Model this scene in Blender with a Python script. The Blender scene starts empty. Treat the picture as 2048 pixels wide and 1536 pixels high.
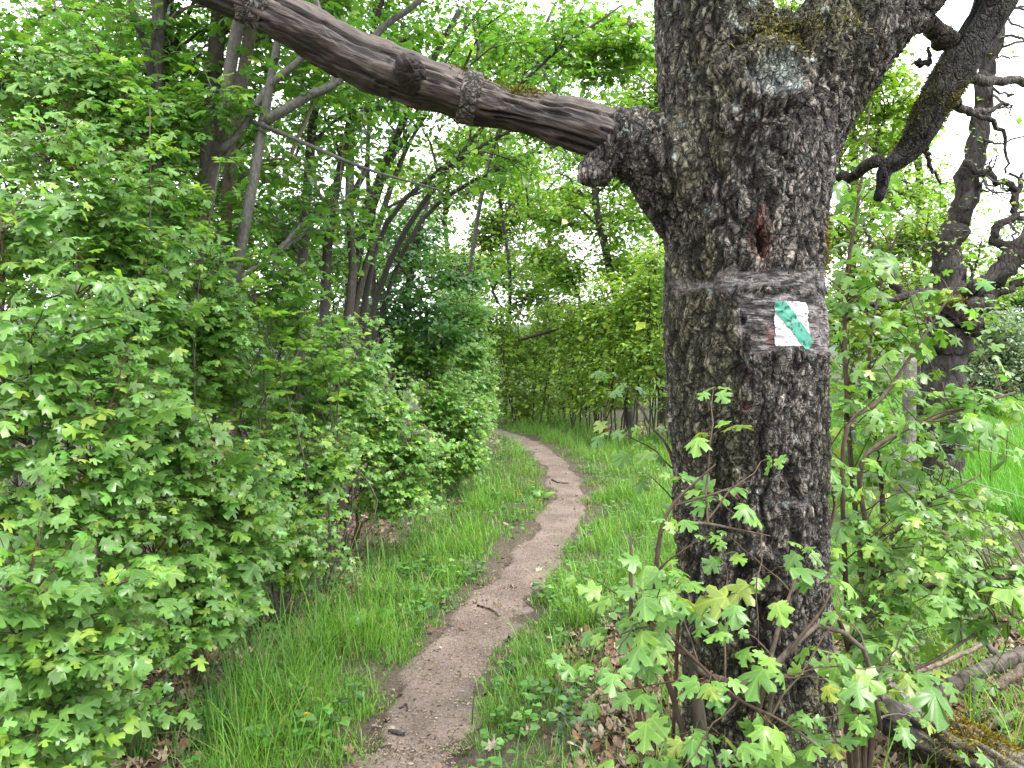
import bpy, math
import numpy as np
from mathutils import Vector
from mathutils.bvhtree import BVHTree

# ------------------------------------------------------------------ camera, world, sun, exposure
scene = bpy.context.scene
COL = scene.collection
FPX, CXP, CYP = 1577.0, 1024.0, 768.0          # focal length in pixels of the 2048 x 1536 photograph
CAMZ = 1.55
PITCH = math.atan(68.0 / FPX)                  # horizon at row 700

cam_d = bpy.data.cameras.new("camera")
cam_d.sensor_width = 36.0
cam_d.lens = FPX / 2048.0 * 36.0
cam_d.clip_start = 0.05
cam_d.clip_end = 6000.0
cam = bpy.data.objects.new("camera", cam_d)
cam.location = (0, 0, CAMZ)
cam.rotation_euler = (math.pi / 2 - PITCH, 0, 0)
COL.objects.link(cam)
scene.camera = cam

SUN_EL, SUN_AZ = math.radians(58), math.radians(115)      # azimuth clockwise from +Y: sun over the meadow on the right
world = bpy.data.worlds.new("World")
scene.world = world
world.use_nodes = True
wn, wl = world.node_tree.nodes, world.node_tree.links
wn.clear()
w_out = wn.new("ShaderNodeOutputWorld")
w_bg = wn.new("ShaderNodeBackground")
w_sky = wn.new("ShaderNodeTexSky")
w_sky.sky_type = 'NISHITA'
w_sky.sun_disc = False
w_sky.sun_elevation = SUN_EL
w_sky.sun_rotation = SUN_AZ
w_sky.air_density = 1.2
w_sky.dust_density = 2.5
w_co = wn.new("ShaderNodeTexCoord")
w_map = wn.new("ShaderNodeMapping")
w_map.inputs["Scale"].default_value = (1.4, 1.4, 3.2)
w_noise = wn.new("ShaderNodeTexNoise")
w_noise.inputs["Scale"].default_value = 2.2
w_noise.inputs["Detail"].default_value = 6
w_ramp = wn.new("ShaderNodeMapRange")
w_ramp.inputs["From Min"].default_value = 0.25
w_ramp.inputs["From Max"].default_value = 0.55
w_ramp.inputs["To Min"].default_value = 0.72
w_ramp.inputs["To Max"].default_value = 0.97
w_mix = wn.new("ShaderNodeMix")
w_mix.data_type = 'RGBA'
w_mix.inputs["B"].default_value = (10.2, 10.3, 10.6, 1)           # thin bright cloud cover
wl.new(w_co.outputs["Generated"], w_map.inputs["Vector"])
wl.new(w_map.outputs["Vector"], w_noise.inputs["Vector"])
wl.new(w_noise.outputs["Fac"], w_ramp.inputs["Value"])
wl.new(w_ramp.outputs["Result"], w_mix.inputs["Factor"])
wl.new(w_sky.outputs["Color"], w_mix.inputs["A"])
wl.new(w_mix.outputs["Result"], w_bg.inputs["Color"])
w_bg.inputs["Strength"].default_value = 0.088
wl.new(w_bg.outputs["Background"], w_out.inputs["Surface"])

sun_d = bpy.data.lights.new("sun", 'SUN')
sun_d.energy = 1.5
sun_d.angle = math.radians(12)
sun_d.color = (1.0, 0.96, 0.90)
sun = bpy.data.objects.new("sun", sun_d)
sdir = Vector((math.sin(SUN_AZ) * math.cos(SUN_EL), math.cos(SUN_AZ) * math.cos(SUN_EL), math.sin(SUN_EL)))
sun.rotation_euler = sdir.to_track_quat('Z', 'Y').to_euler()
sun.location = (6, -3, 12)
COL.objects.link(sun)

scene.view_settings.view_transform = 'Standard'
scene.view_settings.look = 'None'
scene.view_settings.exposure = 2.1
scene.view_settings.gamma = 1.0
scene.view_settings.use_curve_mapping = False
scene.render.engine = 'CYCLES'
scene.cycles.max_bounces = 5
scene.cycles.diffuse_bounces = 2
scene.cycles.glossy_bounces = 2
scene.cycles.transmission_bounces = 4
scene.cycles.transparent_max_bounces = 4
scene.cycles.sample_clamp_indirect = 4.0
scene.cycles.use_denoising = True

# ------------------------------------------------------------------ numeric helpers
A = np.array
UP = A([0.0, 0.0, 1.0])
CF = A([0.0, math.cos(PITCH), -math.sin(PITCH)])
CU = A([0.0, math.sin(PITCH), math.cos(PITCH)])
CO = A([0.0, 0.0, CAMZ])


def P(px, py, d):
    """the point at depth d metres seen at a photograph pixel"""
    return CO + A([1.0, 0, 0]) * ((px - CXP) / FPX * d) + CU * (-(py - CYP) / FPX * d) + CF * d


def proj(V):
    R = np.asarray(V) - CO
    d = R @ CF
    dd = np.where(np.abs(d) < 1e-4, 1e-4, d)
    return CXP + R[:, 0] / dd * FPX, CYP - (R @ CU) / dd * FPX, d


def nz(v):
    v = np.asarray(v, float)
    n = np.linalg.norm(v, axis=-1, keepdims=True)
    return v / np.maximum(n, 1e-9)


def _h(ix, iy, iz, seed=0):
    with np.errstate(over='ignore'):
        h = (ix.astype(np.int64).astype(np.uint32) * np.uint32(374761393)
             + iy.astype(np.int64).astype(np.uint32) * np.uint32(668265263)
             + iz.astype(np.int64).astype(np.uint32) * np.uint32(2147483647)
             + np.uint32((seed * 974711 + 77) & 0xffffffff))
        h = (h ^ (h >> np.uint32(13))) * np.uint32(1274126177)
        h = (h ^ (h >> np.uint32(16))) * np.uint32(2246822519)
        h = h ^ (h >> np.uint32(15))
    return h.astype(np.float64) / 4294967295.0


def vnoise(p, seed=0):
    i = np.floor(p)
    f = p - i
    f = f * f * (3 - 2 * f)
    r = 0
    for a in (0, 1):
        wx = f[:, 0] if a else 1 - f[:, 0]
        for b in (0, 1):
            wy = f[:, 1] if b else 1 - f[:, 1]
            for c in (0, 1):
                wz = f[:, 2] if c else 1 - f[:, 2]
                r = r + wx * wy * wz * _h(i[:, 0] + a, i[:, 1] + b, i[:, 2] + c, seed)
    return r


def fbm(p, seed=0, o=4):
    r, a, t = 0, 0.5, 0
    for k in range(o):
        r = r + a * vnoise(p * (2.03 ** k), seed + k)
        t += a
        a *= 0.5
    return r / t


def voro(p, seed=0):
    i = np.floor(p)
    f1 = np.full(len(p), 9.0)
    f2 = np.full(len(p), 9.0)
    cid = np.zeros(len(p))
    for a in (-1, 0, 1):
        for b in (-1, 0, 1):
            for c in (-1, 0, 1):
                x, y, z = i[:, 0] + a, i[:, 1] + b, i[:, 2] + c
                d = np.sqrt((x + _h(x, y, z, seed) - p[:, 0]) ** 2 + (y + _h(x, y, z, seed + 1) - p[:, 1]) ** 2
                            + (z + _h(x, y, z, seed + 2) - p[:, 2]) ** 2)
                m = d < f1
                f2 = np.where(m, f1, np.minimum(f2, d))
                cid = np.where(m, _h(x, y, z, seed + 3), cid)
                f1 = np.where(m, d, f1)
    return f1, f2, cid


def sst(a, b, x):
    t = np.clip((x - a) / (b - a), 0, 1)
    return t * t * (3 - 2 * t)


# ------------------------------------------------------------------ mesh and object helpers
def mesh(name, V, tris=None, quads=None, col=None, mat=None, smooth=False, alpha=None):
    me = bpy.data.meshes.new(name)
    V = np.asarray(V, np.float32)
    tris = np.zeros((0, 3), np.int32) if tris is None else np.asarray(tris, np.int32).reshape(-1, 3)
    quads = np.zeros((0, 4), np.int32) if quads is None else np.asarray(quads, np.int32).reshape(-1, 4)
    nt, nq = len(tris), len(quads)
    me.vertices.add(len(V))
    me.vertices.foreach_set("co", V.ravel())
    me.loops.add(nt * 3 + nq * 4)
    me.loops.foreach_set("vertex_index", np.concatenate([tris.ravel(), quads.ravel()]))
    me.polygons.add(nt + nq)
    me.polygons.foreach_set("loop_start", np.concatenate([np.arange(nt) * 3, nt * 3 + np.arange(nq) * 4]).astype(np.int32))
    me.update(calc_edges=True)
    if smooth:
        me.polygons.foreach_set("use_smooth", np.ones(nt + nq, bool))
    if col is not None:
        at = me.color_attributes.new("tint", 'FLOAT_COLOR', 'POINT')
        c = np.ones((len(V), 4), np.float32)
        c[:, :3] = col
        if alpha is not None:
            c[:, 3] = alpha
        at.data.foreach_set("color", c.ravel())
    if mat is not None:
        me.materials.append(mat)
    return me


class Geo:
    """collects pieces of ONE part"""
    def __init__(self):
        self.V, self.T, self.Q, self.C, self.n = [], [], [], [], 0

    def add(self, V, tris=None, quads=None, col=(1, 1, 1)):
        V = np.asarray(V, float)
        c = np.empty((len(V), 3))
        c[:] = col
        self.V.append(V)
        self.C.append(c)
        if tris is not None and len(tris):
            self.T.append(np.asarray(tris) + self.n)
        if quads is not None and len(quads):
            self.Q.append(np.asarray(quads) + self.n)
        self.n += len(V)

    def mesh(self, name, mat, smooth=True):
        return mesh(name, np.concatenate(self.V), np.concatenate(self.T) if self.T else None,
                    np.concatenate(self.Q) if self.Q else None, np.concatenate(self.C), mat, smooth)


def obj(name, me, parent=None, kind=None):
    o = bpy.data.objects.new(name, me)
    COL.objects.link(o)
    if parent is not None:
        o.parent = parent
        g = parent
        off = Vector((0, 0, 0))
        while g is not None:
            off += g.location
            g = g.parent
        o.location = -off
    if kind:
        o["kind"] = kind
    return o


def thing(name, label, cat, loc, group=None):
    o = bpy.data.objects.new(name, None)
    o.empty_display_size = 0.1
    COL.objects.link(o)
    o.location = Vector([float(c) for c in loc])
    tag(o, label, cat, group)
    return o


def tag(o, label, cat, group=None):
    o["label"] = label
    o["category"] = cat
    if group:
        o["group"] = group
    return o


def tube(pts, rad, sides=8, cap=True, wob=0.0, seed=0):
    pts = np.asarray(pts, float)
    rad = np.broadcast_to(np.asarray(rad, float), (len(pts),))
    t = nz(np.gradient(pts, axis=0))
    n = len(pts)
    ref = A([0, 0, 1.0]) if abs(t[0, 2]) < 0.9 else A([1.0, 0, 0])
    u = nz(np.cross(t[0], ref))
    U = np.empty((n, 3))
    for k in range(n):
        u = u - t[k] * (u @ t[k])
        u = u / max(np.linalg.norm(u), 1e-9)
        U[k] = u
    W = np.cross(t, U)
    a = np.arange(sides) * 2 * math.pi / sides
    R = rad[:, None] * np.ones((1, sides))
    if wob:
        q = np.stack([np.cos(a)[None, :] * 1.3 + np.zeros((n, 1)), np.sin(a)[None, :] * 1.3 + np.zeros((n, 1)),
                      np.linspace(0, n * 0.5, n)[:, None] + np.zeros((1, sides))], -1).reshape(-1, 3)
        R = R * (1 + wob * (fbm(q + seed * 7.7, seed, 2).reshape(n, sides) - 0.5) * 2)
    V = pts[:, None, :] + R[..., None] * (np.cos(a)[None, :, None] * U[:, None, :] + np.sin(a)[None, :, None] * W[:, None, :])
    i = np.arange(n - 1)[:, None] * sides
    j = np.arange(sides)[None, :]
    j2 = (j + 1) % sides
    Q = np.stack([i + j, i + j2, i + sides + j2, i + sides + j], -1).reshape(-1, 4)
    V = V.reshape(-1, 3)
    T = None
    if cap:
        V = np.concatenate([V, pts[:1], pts[-1:]])
        c0, c1 = n * sides, n * sides + 1
        k = np.arange(sides)
        k2 = (k + 1) % sides
        T = np.concatenate([np.stack([k2, k, np.full(sides, c0)], -1),
                            np.stack([(n - 1) * sides + k, (n - 1) * sides + k2, np.full(sides, c1)], -1)])
    return V, T, Q


def curve(pts, n):
    """Catmull-Rom through rows (any number of columns)"""
    p = np.asarray(pts, float)
    p = np.concatenate([[2 * p[0] - p[1]], p, [2 * p[-1] - p[-2]]])
    m = len(p) - 3
    s = np.linspace(0, m - 1e-6, n)
    k = s.astype(int)
    t = (s - k)[:, None]
    a, b, c, d = p[k], p[k + 1], p[k + 2], p[k + 3]
    return 0.5 * (2 * b + (c - a) * t + (2 * a - 5 * b + 4 * c - d) * t ** 2 + (3 * b - a - 3 * c + d) * t ** 3)


def pxpath(rows, n):
    """rows (px, py, depth, half width in px) -> points, radii"""
    w = A([np.append(P(r[0], r[1], r[2]), r[3] / FPX * r[2]) for r in rows])
    c = curve(w, n)
    return c[:, :3], np.maximum(c[:, 3], 0.0008)


# ------------------------------------------------------------------ materials
def mat(name):
    m = bpy.data.materials.new(name)
    m.use_nodes = True
    n, l = m.node_tree.nodes, m.node_tree.links
    return m, n, l, n["Principled BSDF"]


def tint_node(n):
    a = n.new("ShaderNodeVertexColor")
    a.layer_name = "tint"
    return a.outputs["Color"]


def mulcol(n, l, a, b, fac=1.0):
    m = n.new("ShaderNodeMix")
    m.data_type = 'RGBA'
    m.blend_type = 'MULTIPLY'
    m.inputs["Factor"].default_value = fac
    l.new(a, m.inputs["A"])
    l.new(b, m.inputs["B"])
    return m.outputs["Result"]


def noise_ramp(n, l, scale, lo, hi, detail=4, stretch=None, cont=(0.3, 0.7)):
    co = n.new("ShaderNodeTexCoord")
    v = co.outputs["Object"]
    if stretch:
        mp = n.new("ShaderNodeMapping")
        mp.inputs["Scale"].default_value = stretch
        l.new(v, mp.inputs["Vector"])
        v = mp.outputs["Vector"]
    t = n.new("ShaderNodeTexNoise")
    t.inputs["Scale"].default_value = scale
    t.inputs["Detail"].default_value = detail
    l.new(v, t.inputs["Vector"])
    r = n.new("ShaderNodeValToRGB")
    r.color_ramp.elements[0].position = cont[0]
    r.color_ramp.elements[1].position = cont[1]
    r.color_ramp.elements[0].color = (*lo, 1) if len(lo) == 3 else lo
    r.color_ramp.elements[1].color = (*hi, 1) if len(hi) == 3 else hi
    l.new(t.outputs["Fac"], r.inputs["Fac"])
    return r.outputs["Color"], t.outputs["Fac"]


def leaf_mat(name, trans=0.35, rough=0.48, spec=0.35, tcol=(1.15, 1.32, 0.55), gain=1.0, objvar=0.0):
    m, n, l, b = mat(name)
    c = tint_node(n)
    v, _ = noise_ramp(n, l, 38.0, (0.80 * gain, 0.82 * gain, 0.80 * gain), (1.15 * gain, 1.12 * gain, 1.1 * gain), 2)
    c = mulcol(n, l, c, v)
    if objvar:
        tcn = n.new("ShaderNodeTexCoord")
        sx = n.new("ShaderNodeSeparateXYZ")
        l.new(tcn.outputs["Object"], sx.inputs[0])

        def mth(op, a_, b_=None):
            q = n.new("ShaderNodeMath")
            q.operation = op
            for k_, w_ in ((0, a_), (1, b_)):
                if w_ is None:
                    continue
                if isinstance(w_, (int, float)):
                    q.inputs[k_].default_value = w_
                else:
                    l.new(w_, q.inputs[k_])
            return q.outputs[0]
        an = mth('ABSOLUTE', mth('ARCTAN2', sx.outputs[0], mth('ADD', sx.outputs[1], 0.02)))
        rr_ = mth('SQRT', mth('ADD', mth('MULTIPLY', sx.outputs[0], sx.outputs[0]), mth('MULTIPLY', sx.outputs[1], sx.outputs[1])))
        dm = mth('MINIMUM', an, mth('MINIMUM', mth('ABSOLUTE', mth('SUBTRACT', an, 0.88)), mth('ABSOLUTE', mth('SUBTRACT', an, 1.55))))
        dv = mth('MULTIPLY', dm, rr_)
        vr = n.new("ShaderNodeMapRange")
        vr.inputs["From Min"].default_value = 0.008
        vr.inputs["From Max"].default_value = 0.040
        l.new(dv, vr.inputs["Value"])
        vm = n.new("ShaderNodeMix")
        vm.data_type = 'RGBA'
        vm.inputs["A"].default_value = (1.45, 1.3, 1.3, 1)
        vm.inputs["B"].default_value = (1, 1, 1, 1)
        l.new(vr.outputs["Result"], vm.inputs["Factor"])
        c = mulcol(n, l, c, vm.outputs["Result"])
        oi = n.new("ShaderNodeObjectInfo")
        r = n.new("ShaderNodeValToRGB")
        e = r.color_ramp.elements
        e[0].color = (0.72, 0.78, 0.8, 1)
        e[1].color = (1.45, 1.25, 0.95, 1)
        e[1].position = 1.0
        x = e.new(0.6)
        x.color = (1.0, 1.0, 1.0, 1)
        l.new(oi.outputs["Random"], r.inputs["Fac"])
        c = mulcol(n, l, c, r.outputs["Color"])
    l.new(c, b.inputs["Base Color"])
    b.inputs["Roughness"].default_value = rough
    b.inputs["Specular IOR Level"].default_value = spec
    tr = n.new("ShaderNodeBsdfTranslucent")
    tc = n.new("ShaderNodeRGB")
    tc.outputs[0].default_value = (*tcol, 1)
    l.new(mulcol(n, l, c, tc.outputs[0]), tr.inputs["Color"])
    mx = n.new("ShaderNodeMixShader")
    mx.inputs["Fac"].default_value = trans
    l.new(b.outputs[0], mx.inputs[1])
    l.new(tr.outputs[0], mx.inputs[2])
    l.new(mx.outputs[0], n["Material Output"].inputs["Surface"])
    return m


M_LEAF = leaf_mat("maple_leaf", 0.38, 0.38, 0.5, objvar=1.0)
M_LEAFD = leaf_mat("dull_leaf", 0.40, 0.34, 0.6)
M_GRASS = leaf_mat("grass_blade", 0.36, 0.45, 0.35, (1.2, 1.25, 0.6))
M_FLOWER = leaf_mat("petal", 0.3, 0.6, 0.2, (1.1, 1.0, 0.6))


def bark_mat(name, scale=90.0, bump=0.5, stretch=(1, 1, 0.35), lo=0.55, hi=1.3, dist=0.006, rough=0.85, vscale=55.0):
    m, n, l, b = mat(name)
    c = tint_node(n)
    v, f = noise_ramp(n, l, scale, (lo, lo, lo), (hi, hi, hi), 6, stretch)
    l.new(mulcol(n, l, c, v), b.inputs["Base Color"])
    b.inputs["Roughness"].default_value = rough
    b.inputs["Specular IOR Level"].default_value = 0.25
    co = n.new("ShaderNodeTexCoord")
    mp = n.new("ShaderNodeMapping")
    mp.inputs["Scale"].default_value = stretch
    vo = n.new("ShaderNodeTexVoronoi")
    vo.inputs["Scale"].default_value = vscale
    vo.feature = 'DISTANCE_TO_EDGE'
    nn = n.new("ShaderNodeTexNoise")
    nn.inputs["Scale"].default_value = vscale * 0.5
    nn.inputs["Detail"].default_value = 3
    ad = n.new("ShaderNodeVectorMath")
    ad.operation = 'MULTIPLY_ADD'
    ad.inputs[1].default_value = (0.05, 0.05, 0.05)
    l.new(co.outputs["Object"], mp.inputs["Vector"])
    l.new(mp.outputs["Vector"], nn.inputs["Vector"])
    l.new(nn.outputs["Color"], ad.inputs[0])
    l.new(mp.outputs["Vector"], ad.inputs[2])
    l.new(ad.outputs[0], vo.inputs["Vector"])
    mr = n.new("ShaderNodeMapRange")
    mr.inputs["From Max"].default_value = 0.18
    l.new(vo.outputs["Distance"], mr.inputs["Value"])
    sm = n.new("ShaderNodeMath")
    sm.operation = 'MULTIPLY_ADD'
    sm.inputs[1].default_value = 0.55
    l.new(mr.outputs["Result"], sm.inputs[0])
    l.new(f, sm.inputs[2])
    bp = n.new("ShaderNodeBump")
    bp.inputs["Strength"].default_value = bump
    bp.inputs["Distance"].default_value = dist
    l.new(sm.outputs[0], bp.inputs["Height"])
    l.new(bp.outputs[0], b.inputs["Normal"])
    return m


def fissure_mat(name):
    """bark plates with dark fissures; the tint's alpha is 0 where the bark is smooth"""
    m, n, l, b = mat(name)
    vc = n.new("ShaderNodeVertexColor")
    vc.layer_name = "tint"

    def mth(op, a_, b_=None, c_=None):
        q = n.new("ShaderNodeMath")
        q.operation = op
        for k_, w_ in enumerate((a_, b_, c_)):
            if w_ is None:
                continue
            if isinstance(w_, (int, float)):
                q.inputs[k_].default_value = w_
            else:
                l.new(w_, q.inputs[k_])
        return q.outputs[0]

    def rng_(v, a0, a1, b0, b1):
        q = n.new("ShaderNodeMapRange")
        for k_, w_ in zip(("From Min", "From Max", "To Min", "To Max"), (a0, a1, b0, b1)):
            q.inputs[k_].default_value = w_
        l.new(v, q.inputs["Value"])
        return q.outputs["Result"]
    co_ = n.new("ShaderNodeTexCoord")
    wn_ = n.new("ShaderNodeTexNoise")
    wn_.inputs["Scale"].default_value = 14
    wn_.inputs["Detail"].default_value = 5
    l.new(co_.outputs["Object"], wn_.inputs["Vector"])
    ad = n.new("ShaderNodeVectorMath")
    ad.operation = 'MULTIPLY_ADD'
    ad.inputs[1].default_value = (0.075, 0.075, 0.12)
    l.new(wn_.outputs["Color"], ad.inputs[0])
    l.new(co_.outputs["Object"], ad.inputs[2])
    mp = n.new("ShaderNodeMapping")
    mp.inputs["Scale"].default_value = (1, 1, 0.34)
    l.new(ad.outputs[0], mp.inputs["Vector"])

    def vor(sc, feat):
        v = n.new("ShaderNodeTexVoronoi")
        v.inputs["Scale"].default_value = sc
        v.feature = feat
        l.new(mp.outputs["Vector"], v.inputs["Vector"])
        return v
    m1 = rng_(vor(30, 'DISTANCE_TO_EDGE').outputs["Distance"], 0.0, 0.10, 0, 1)
    m2 = rng_(vor(78, 'DISTANCE_TO_EDGE').outputs["Distance"], 0.0, 0.14, 0.25, 1)
    sp = n.new("ShaderNodeSeparateColor")
    l.new(vor(78, 'F1').outputs["Color"], sp.inputs[0])
    tone = rng_(sp.outputs[0], 0, 1, 0.5, 1.6)
    fn = n.new("ShaderNodeTexNoise")
    fn.inputs["Scale"].default_value = 190
    fn.inputs["Detail"].default_value = 5
    l.new(co_.outputs["Object"], fn.inputs["Vector"])
    fine = rng_(fn.outputs["Fac"], 0.3, 0.7, 0.6, 1.4)
    al = vc.outputs["Alpha"]
    ck_ = mth('MULTIPLY', m1, m2)
    cke = mth('MULTIPLY_ADD', al, mth('SUBTRACT', ck_, 1.0), 1.0)
    te = mth('MULTIPLY_ADD', al, mth('SUBTRACT', tone, 1.0), 1.0)
    hm_ = n.new("ShaderNodeMapping")
    hm_.inputs["Scale"].default_value = (1, 1, 4.5)
    l.new(co_.outputs["Object"], hm_.inputs["Vector"])
    hn = n.new("ShaderNodeTexNoise")
    hn.inputs["Scale"].default_value = 34
    hn.inputs["Detail"].default_value = 6
    l.new(hm_.outputs["Vector"], hn.inputs["Vector"])
    streak = rng_(hn.outputs["Fac"], 0.50, 0.60, 1.0, 0.22)
    sinv = mth('SUBTRACT', 1.0, al)
    cke = mth('MULTIPLY', cke, mth('MULTIPLY_ADD', sinv, mth('SUBTRACT', streak, 1.0), 1.0))
    k_ = mth('MULTIPLY', mth('MULTIPLY', te, fine), mth('MULTIPLY_ADD', cke, 0.88, 0.12))
    cc = n.new("ShaderNodeVectorMath")
    cc.operation = 'SCALE'
    l.new(vc.outputs["Color"], cc.inputs[0])
    l.new(k_, cc.inputs["Scale"])
    l.new(cc.outputs[0], b.inputs["Base Color"])
    b.inputs["Roughness"].default_value = 0.72
    b.inputs["Specular IOR Level"].default_value = 0.3
    hgt = mth('ADD', mth('MULTIPLY', cke, 0.9), mth('ADD', mth('MULTIPLY', te, 0.35), mth('MULTIPLY', fine, 0.3)))
    bp = n.new("ShaderNodeBump")
    bp.inputs["Strength"].default_value = 1.0
    bp.inputs["Distance"].default_value = 0.007
    l.new(hgt, bp.inputs["Height"])
    l.new(bp.outputs[0], b.inputs["Normal"])
    return m


M_BARK = fissure_mat("fissured_bark")
M_WOOD = bark_mat("weathered_wood", 60, 0.8, (1, 1, 1), 0.55, 1.35, 0.004, 0.62, 45)


def grain_mat(name, theta):
    """weathered wood whose grain runs along a limb tilted by theta in the xz plane"""
    m, n, l, b = mat(name)
    co_ = n.new("ShaderNodeTexCoord")
    r1 = n.new("ShaderNodeMapping")
    r1.inputs["Rotation"].default_value = (0, theta, 0)
    r2 = n.new("ShaderNodeMapping")
    r2.inputs["Scale"].default_value = (0.07, 1, 1)
    l.new(co_.outputs["Object"], r1.inputs["Vector"])
    l.new(r1.outputs["Vector"], r2.inputs["Vector"])
    t = n.new("ShaderNodeTexNoise")
    t.inputs["Scale"].default_value = 130
    t.inputs["Detail"].default_value = 6
    t.inputs["Distortion"].default_value = 0.6
    l.new(r2.outputs["Vector"], t.inputs["Vector"])
    r = n.new("ShaderNodeValToRGB")
    r.color_ramp.elements[0].position, r.color_ramp.elements[1].position = 0.36, 0.68
    r.color_ramp.elements[0].color, r.color_ramp.elements[1].color = (0.4, 0.38, 0.38, 1), (1.7, 1.6, 1.5, 1)
    l.new(t.outputs["Fac"], r.inputs["Fac"])
    l.new(mulcol(n, l, tint_node(n), r.outputs["Color"]), b.inputs["Base Color"])
    b.inputs["Roughness"].default_value = 0.6
    bp = n.new("ShaderNodeBump")
    bp.inputs["Strength"].default_value = 0.9
    bp.inputs["Distance"].default_value = 0.005
    l.new(t.outputs["Fac"], bp.inputs["Height"])
    l.new(bp.outputs[0], b.inputs["Normal"])
    return m


M_LIMB = grain_mat("limb_wood", -0.347)
M_STEM = bark_mat("young_bark", 70, 0.35, (1, 1, 0.5), 0.6, 1.3, 0.004, 0.8, 40)
M_OLD = bark_mat("rough_bark", 30, 0.9, (1, 1, 0.4), 0.5, 1.4, 0.02, 0.85, 16)
M_MOSS = leaf_mat("moss", 0.2, 0.8, 0.1, (1.1, 1.1, 0.6))


def plain(name, rough=0.8, scale=60, lo=0.7, hi=1.25, bump=0.3, dist=0.004, spec=0.25):
    m, n, l, b = mat(name)
    v, f = noise_ramp(n, l, scale, (lo, lo, lo), (hi, hi, hi), 6)
    l.new(mulcol(n, l, tint_node(n), v), b.inputs["Base Color"])
    b.inputs["Roughness"].default_value = rough
    b.inputs["Specular IOR Level"].default_value = spec
    bp = n.new("ShaderNodeBump")
    bp.inputs["Strength"].default_value = bump
    bp.inputs["Distance"].default_value = dist
    l.new(f, bp.inputs["Height"])
    l.new(bp.outputs[0], b.inputs["Normal"])
    return m


M_SOIL = plain("soil", 0.95, 45, 0.6, 1.3, 0.7, 0.012)
M_PATH = plain("trodden_earth", 0.93, 85, 0.68, 1.28, 0.6, 0.006)
M_LITTER = plain("dead_leaf", 0.75, 70, 0.7, 1.25, 0.2, 0.002)
M_PAINT = plain("flaking_paint", 0.55, 160, 0.86, 1.08, 0.45, 0.0015, 0.4)
M_WIRE = plain("galvanised_wire", 0.45, 60, 0.8, 1.1, 0.1, 0.001, 0.5)
M_HILL = plain("wooded_hill", 0.95, 0.03, 0.7, 1.25, 0.0)

# ------------------------------------------------------------------ leaf templates (x side, y from stalk to tip, z up)
HALF_HI = [(0.13, -0.07), (0.40, -0.03), (0.36, 0.10), (0.25, 0.21), (0.44, 0.25), (0.62, 0.42), (0.50, 0.48), (0.44, 0.60),
           (0.18, 0.48), (0.21, 0.66), (0.31, 0.78), (0.22, 0.88), (0.10, 0.90)]
HALF_MID = [(0.41, -0.01), (0.24, 0.20), (0.52, 0.33), (0.56, 0.54), (0.18, 0.48), (0.26, 0.84)]


def maple(half, rng, droop, fold, wave):
    h = A(half)
    h = h * (1 + rng.uniform(-0.08, 0.08, h.shape))
    g = A(half) * (1 + rng.uniform(-0.08, 0.08, A(half).shape))
    g[:, 0] *= -1
    out = np.concatenate([[(0, 0)], h, [(0, 1.0)], g[::-1]])
    V = np.concatenate([[(0, 0.30)], out])
    x, y = V[:, 0], V[:, 1]
    r = np.hypot(x, y - 0.3)
    ang = np.arctan2(x, y - 0.3)
    z = -droop * r ** 2 - fold * np.abs(x) + wave * r * np.cos(ang * 5) * 0.5 + rng.uniform(-0.03, 0.03, len(V))
    V = np.column_stack([x, y, z])
    m = len(out)
    T = A([(0, 1 + k, 1 + (k + 1) % m) for k in range(m)])
    T = T[:, [0, 2, 1]]
    return V, T


def oval(rng, w=0.30, nseg=3, fold=0.25, droop=0.3):
    ys = np.linspace(0, 1, nseg + 2)
    V, T = [(0, 0, 0)], []
    mid = [0]
    L, R = [], []
    for y in ys[1:-1]:
        ww = w * math.sin(math.pi * y ** 0.8) ** 0.7
        L.append(len(V)); V.append((-ww, y, fold * ww - droop * y * y))
        mid.append(len(V)); V.append((0, y, -droop * y * y))
        R.append(len(V)); V.append((ww, y, fold * ww - droop * y * y))
    tip = len(V)
    V.append((0, 1, -droop))
    mid.append(tip)
    T += [(0, mid[1], L[0]), (0, R[0], mid[1])]
    for k in range(nseg - 1):
        T += [(L[k], mid[k + 1], mid[k + 2]), (L[k], mid[k + 2], L[k + 1]), (mid[k + 1], R[k], R[k + 1]), (mid[k + 1], R[k + 1], mid[k + 2])]
    T += [(L[-1], mid[-2], tip), (mid[-2], R[-1], tip)]
    return A(V, ), A(T)


def rhomb(w=0.34, fold=0.12, droop=0.15):
    V = A([(0, 0, 0), (-w, 0.5, fold - droop * 0.3), (w, 0.5, fold - droop * 0.3), (0, 1, -droop)])
    return V, A([(0, 2, 1), (1, 2, 3)])


_r = np.random.default_rng(5)
TM = {
    'maple': [maple(HALF_HI, _r, d, f, w) for d, f, w in ((0.35, 0.12, 0.16), (0.15, 0.25, 0.12), (0.6, 0.05, 0.2), (0.45, 0.3, 0.1), (0.25, 0.0, 0.22), (0.8, 0.15, 0.1))],
    'maple2': [maple(HALF_MID, _r, d, f, w) for d, f, w in ((0.35, 0.15, 0.14), (0.2, 0.3, 0.1), (0.6, 0.1, 0.16))],
    'oval': [oval(_r, 0.3, 2, 0.25, 0.25), oval(_r, 0.34, 2, 0.1, 0.4), oval(_r, 0.26, 2, 0.35, 0.15)],
    'round': [oval(_r, 0.42, 2, 0.2, 0.25), oval(_r, 0.46, 2, 0.1, 0.35)],
    'small': [rhomb(0.36, 0.10, 0.15), rhomb(0.42, 0.05, 0.3), rhomb(0.30, 0.18, 0.1)],
    'dead': [maple(HALF_MID, _r, d, f, w) for d, f, w in ((-0.9, 0.2, 0.5), (-0.5, -0.5, 0.4), (0.8, 0.1, 0.5))]
            + [oval(_r, 0.3, 2, 0.7, -0.5), oval(_r, 0.36, 2, 0.5, 0.5)],
}


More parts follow.
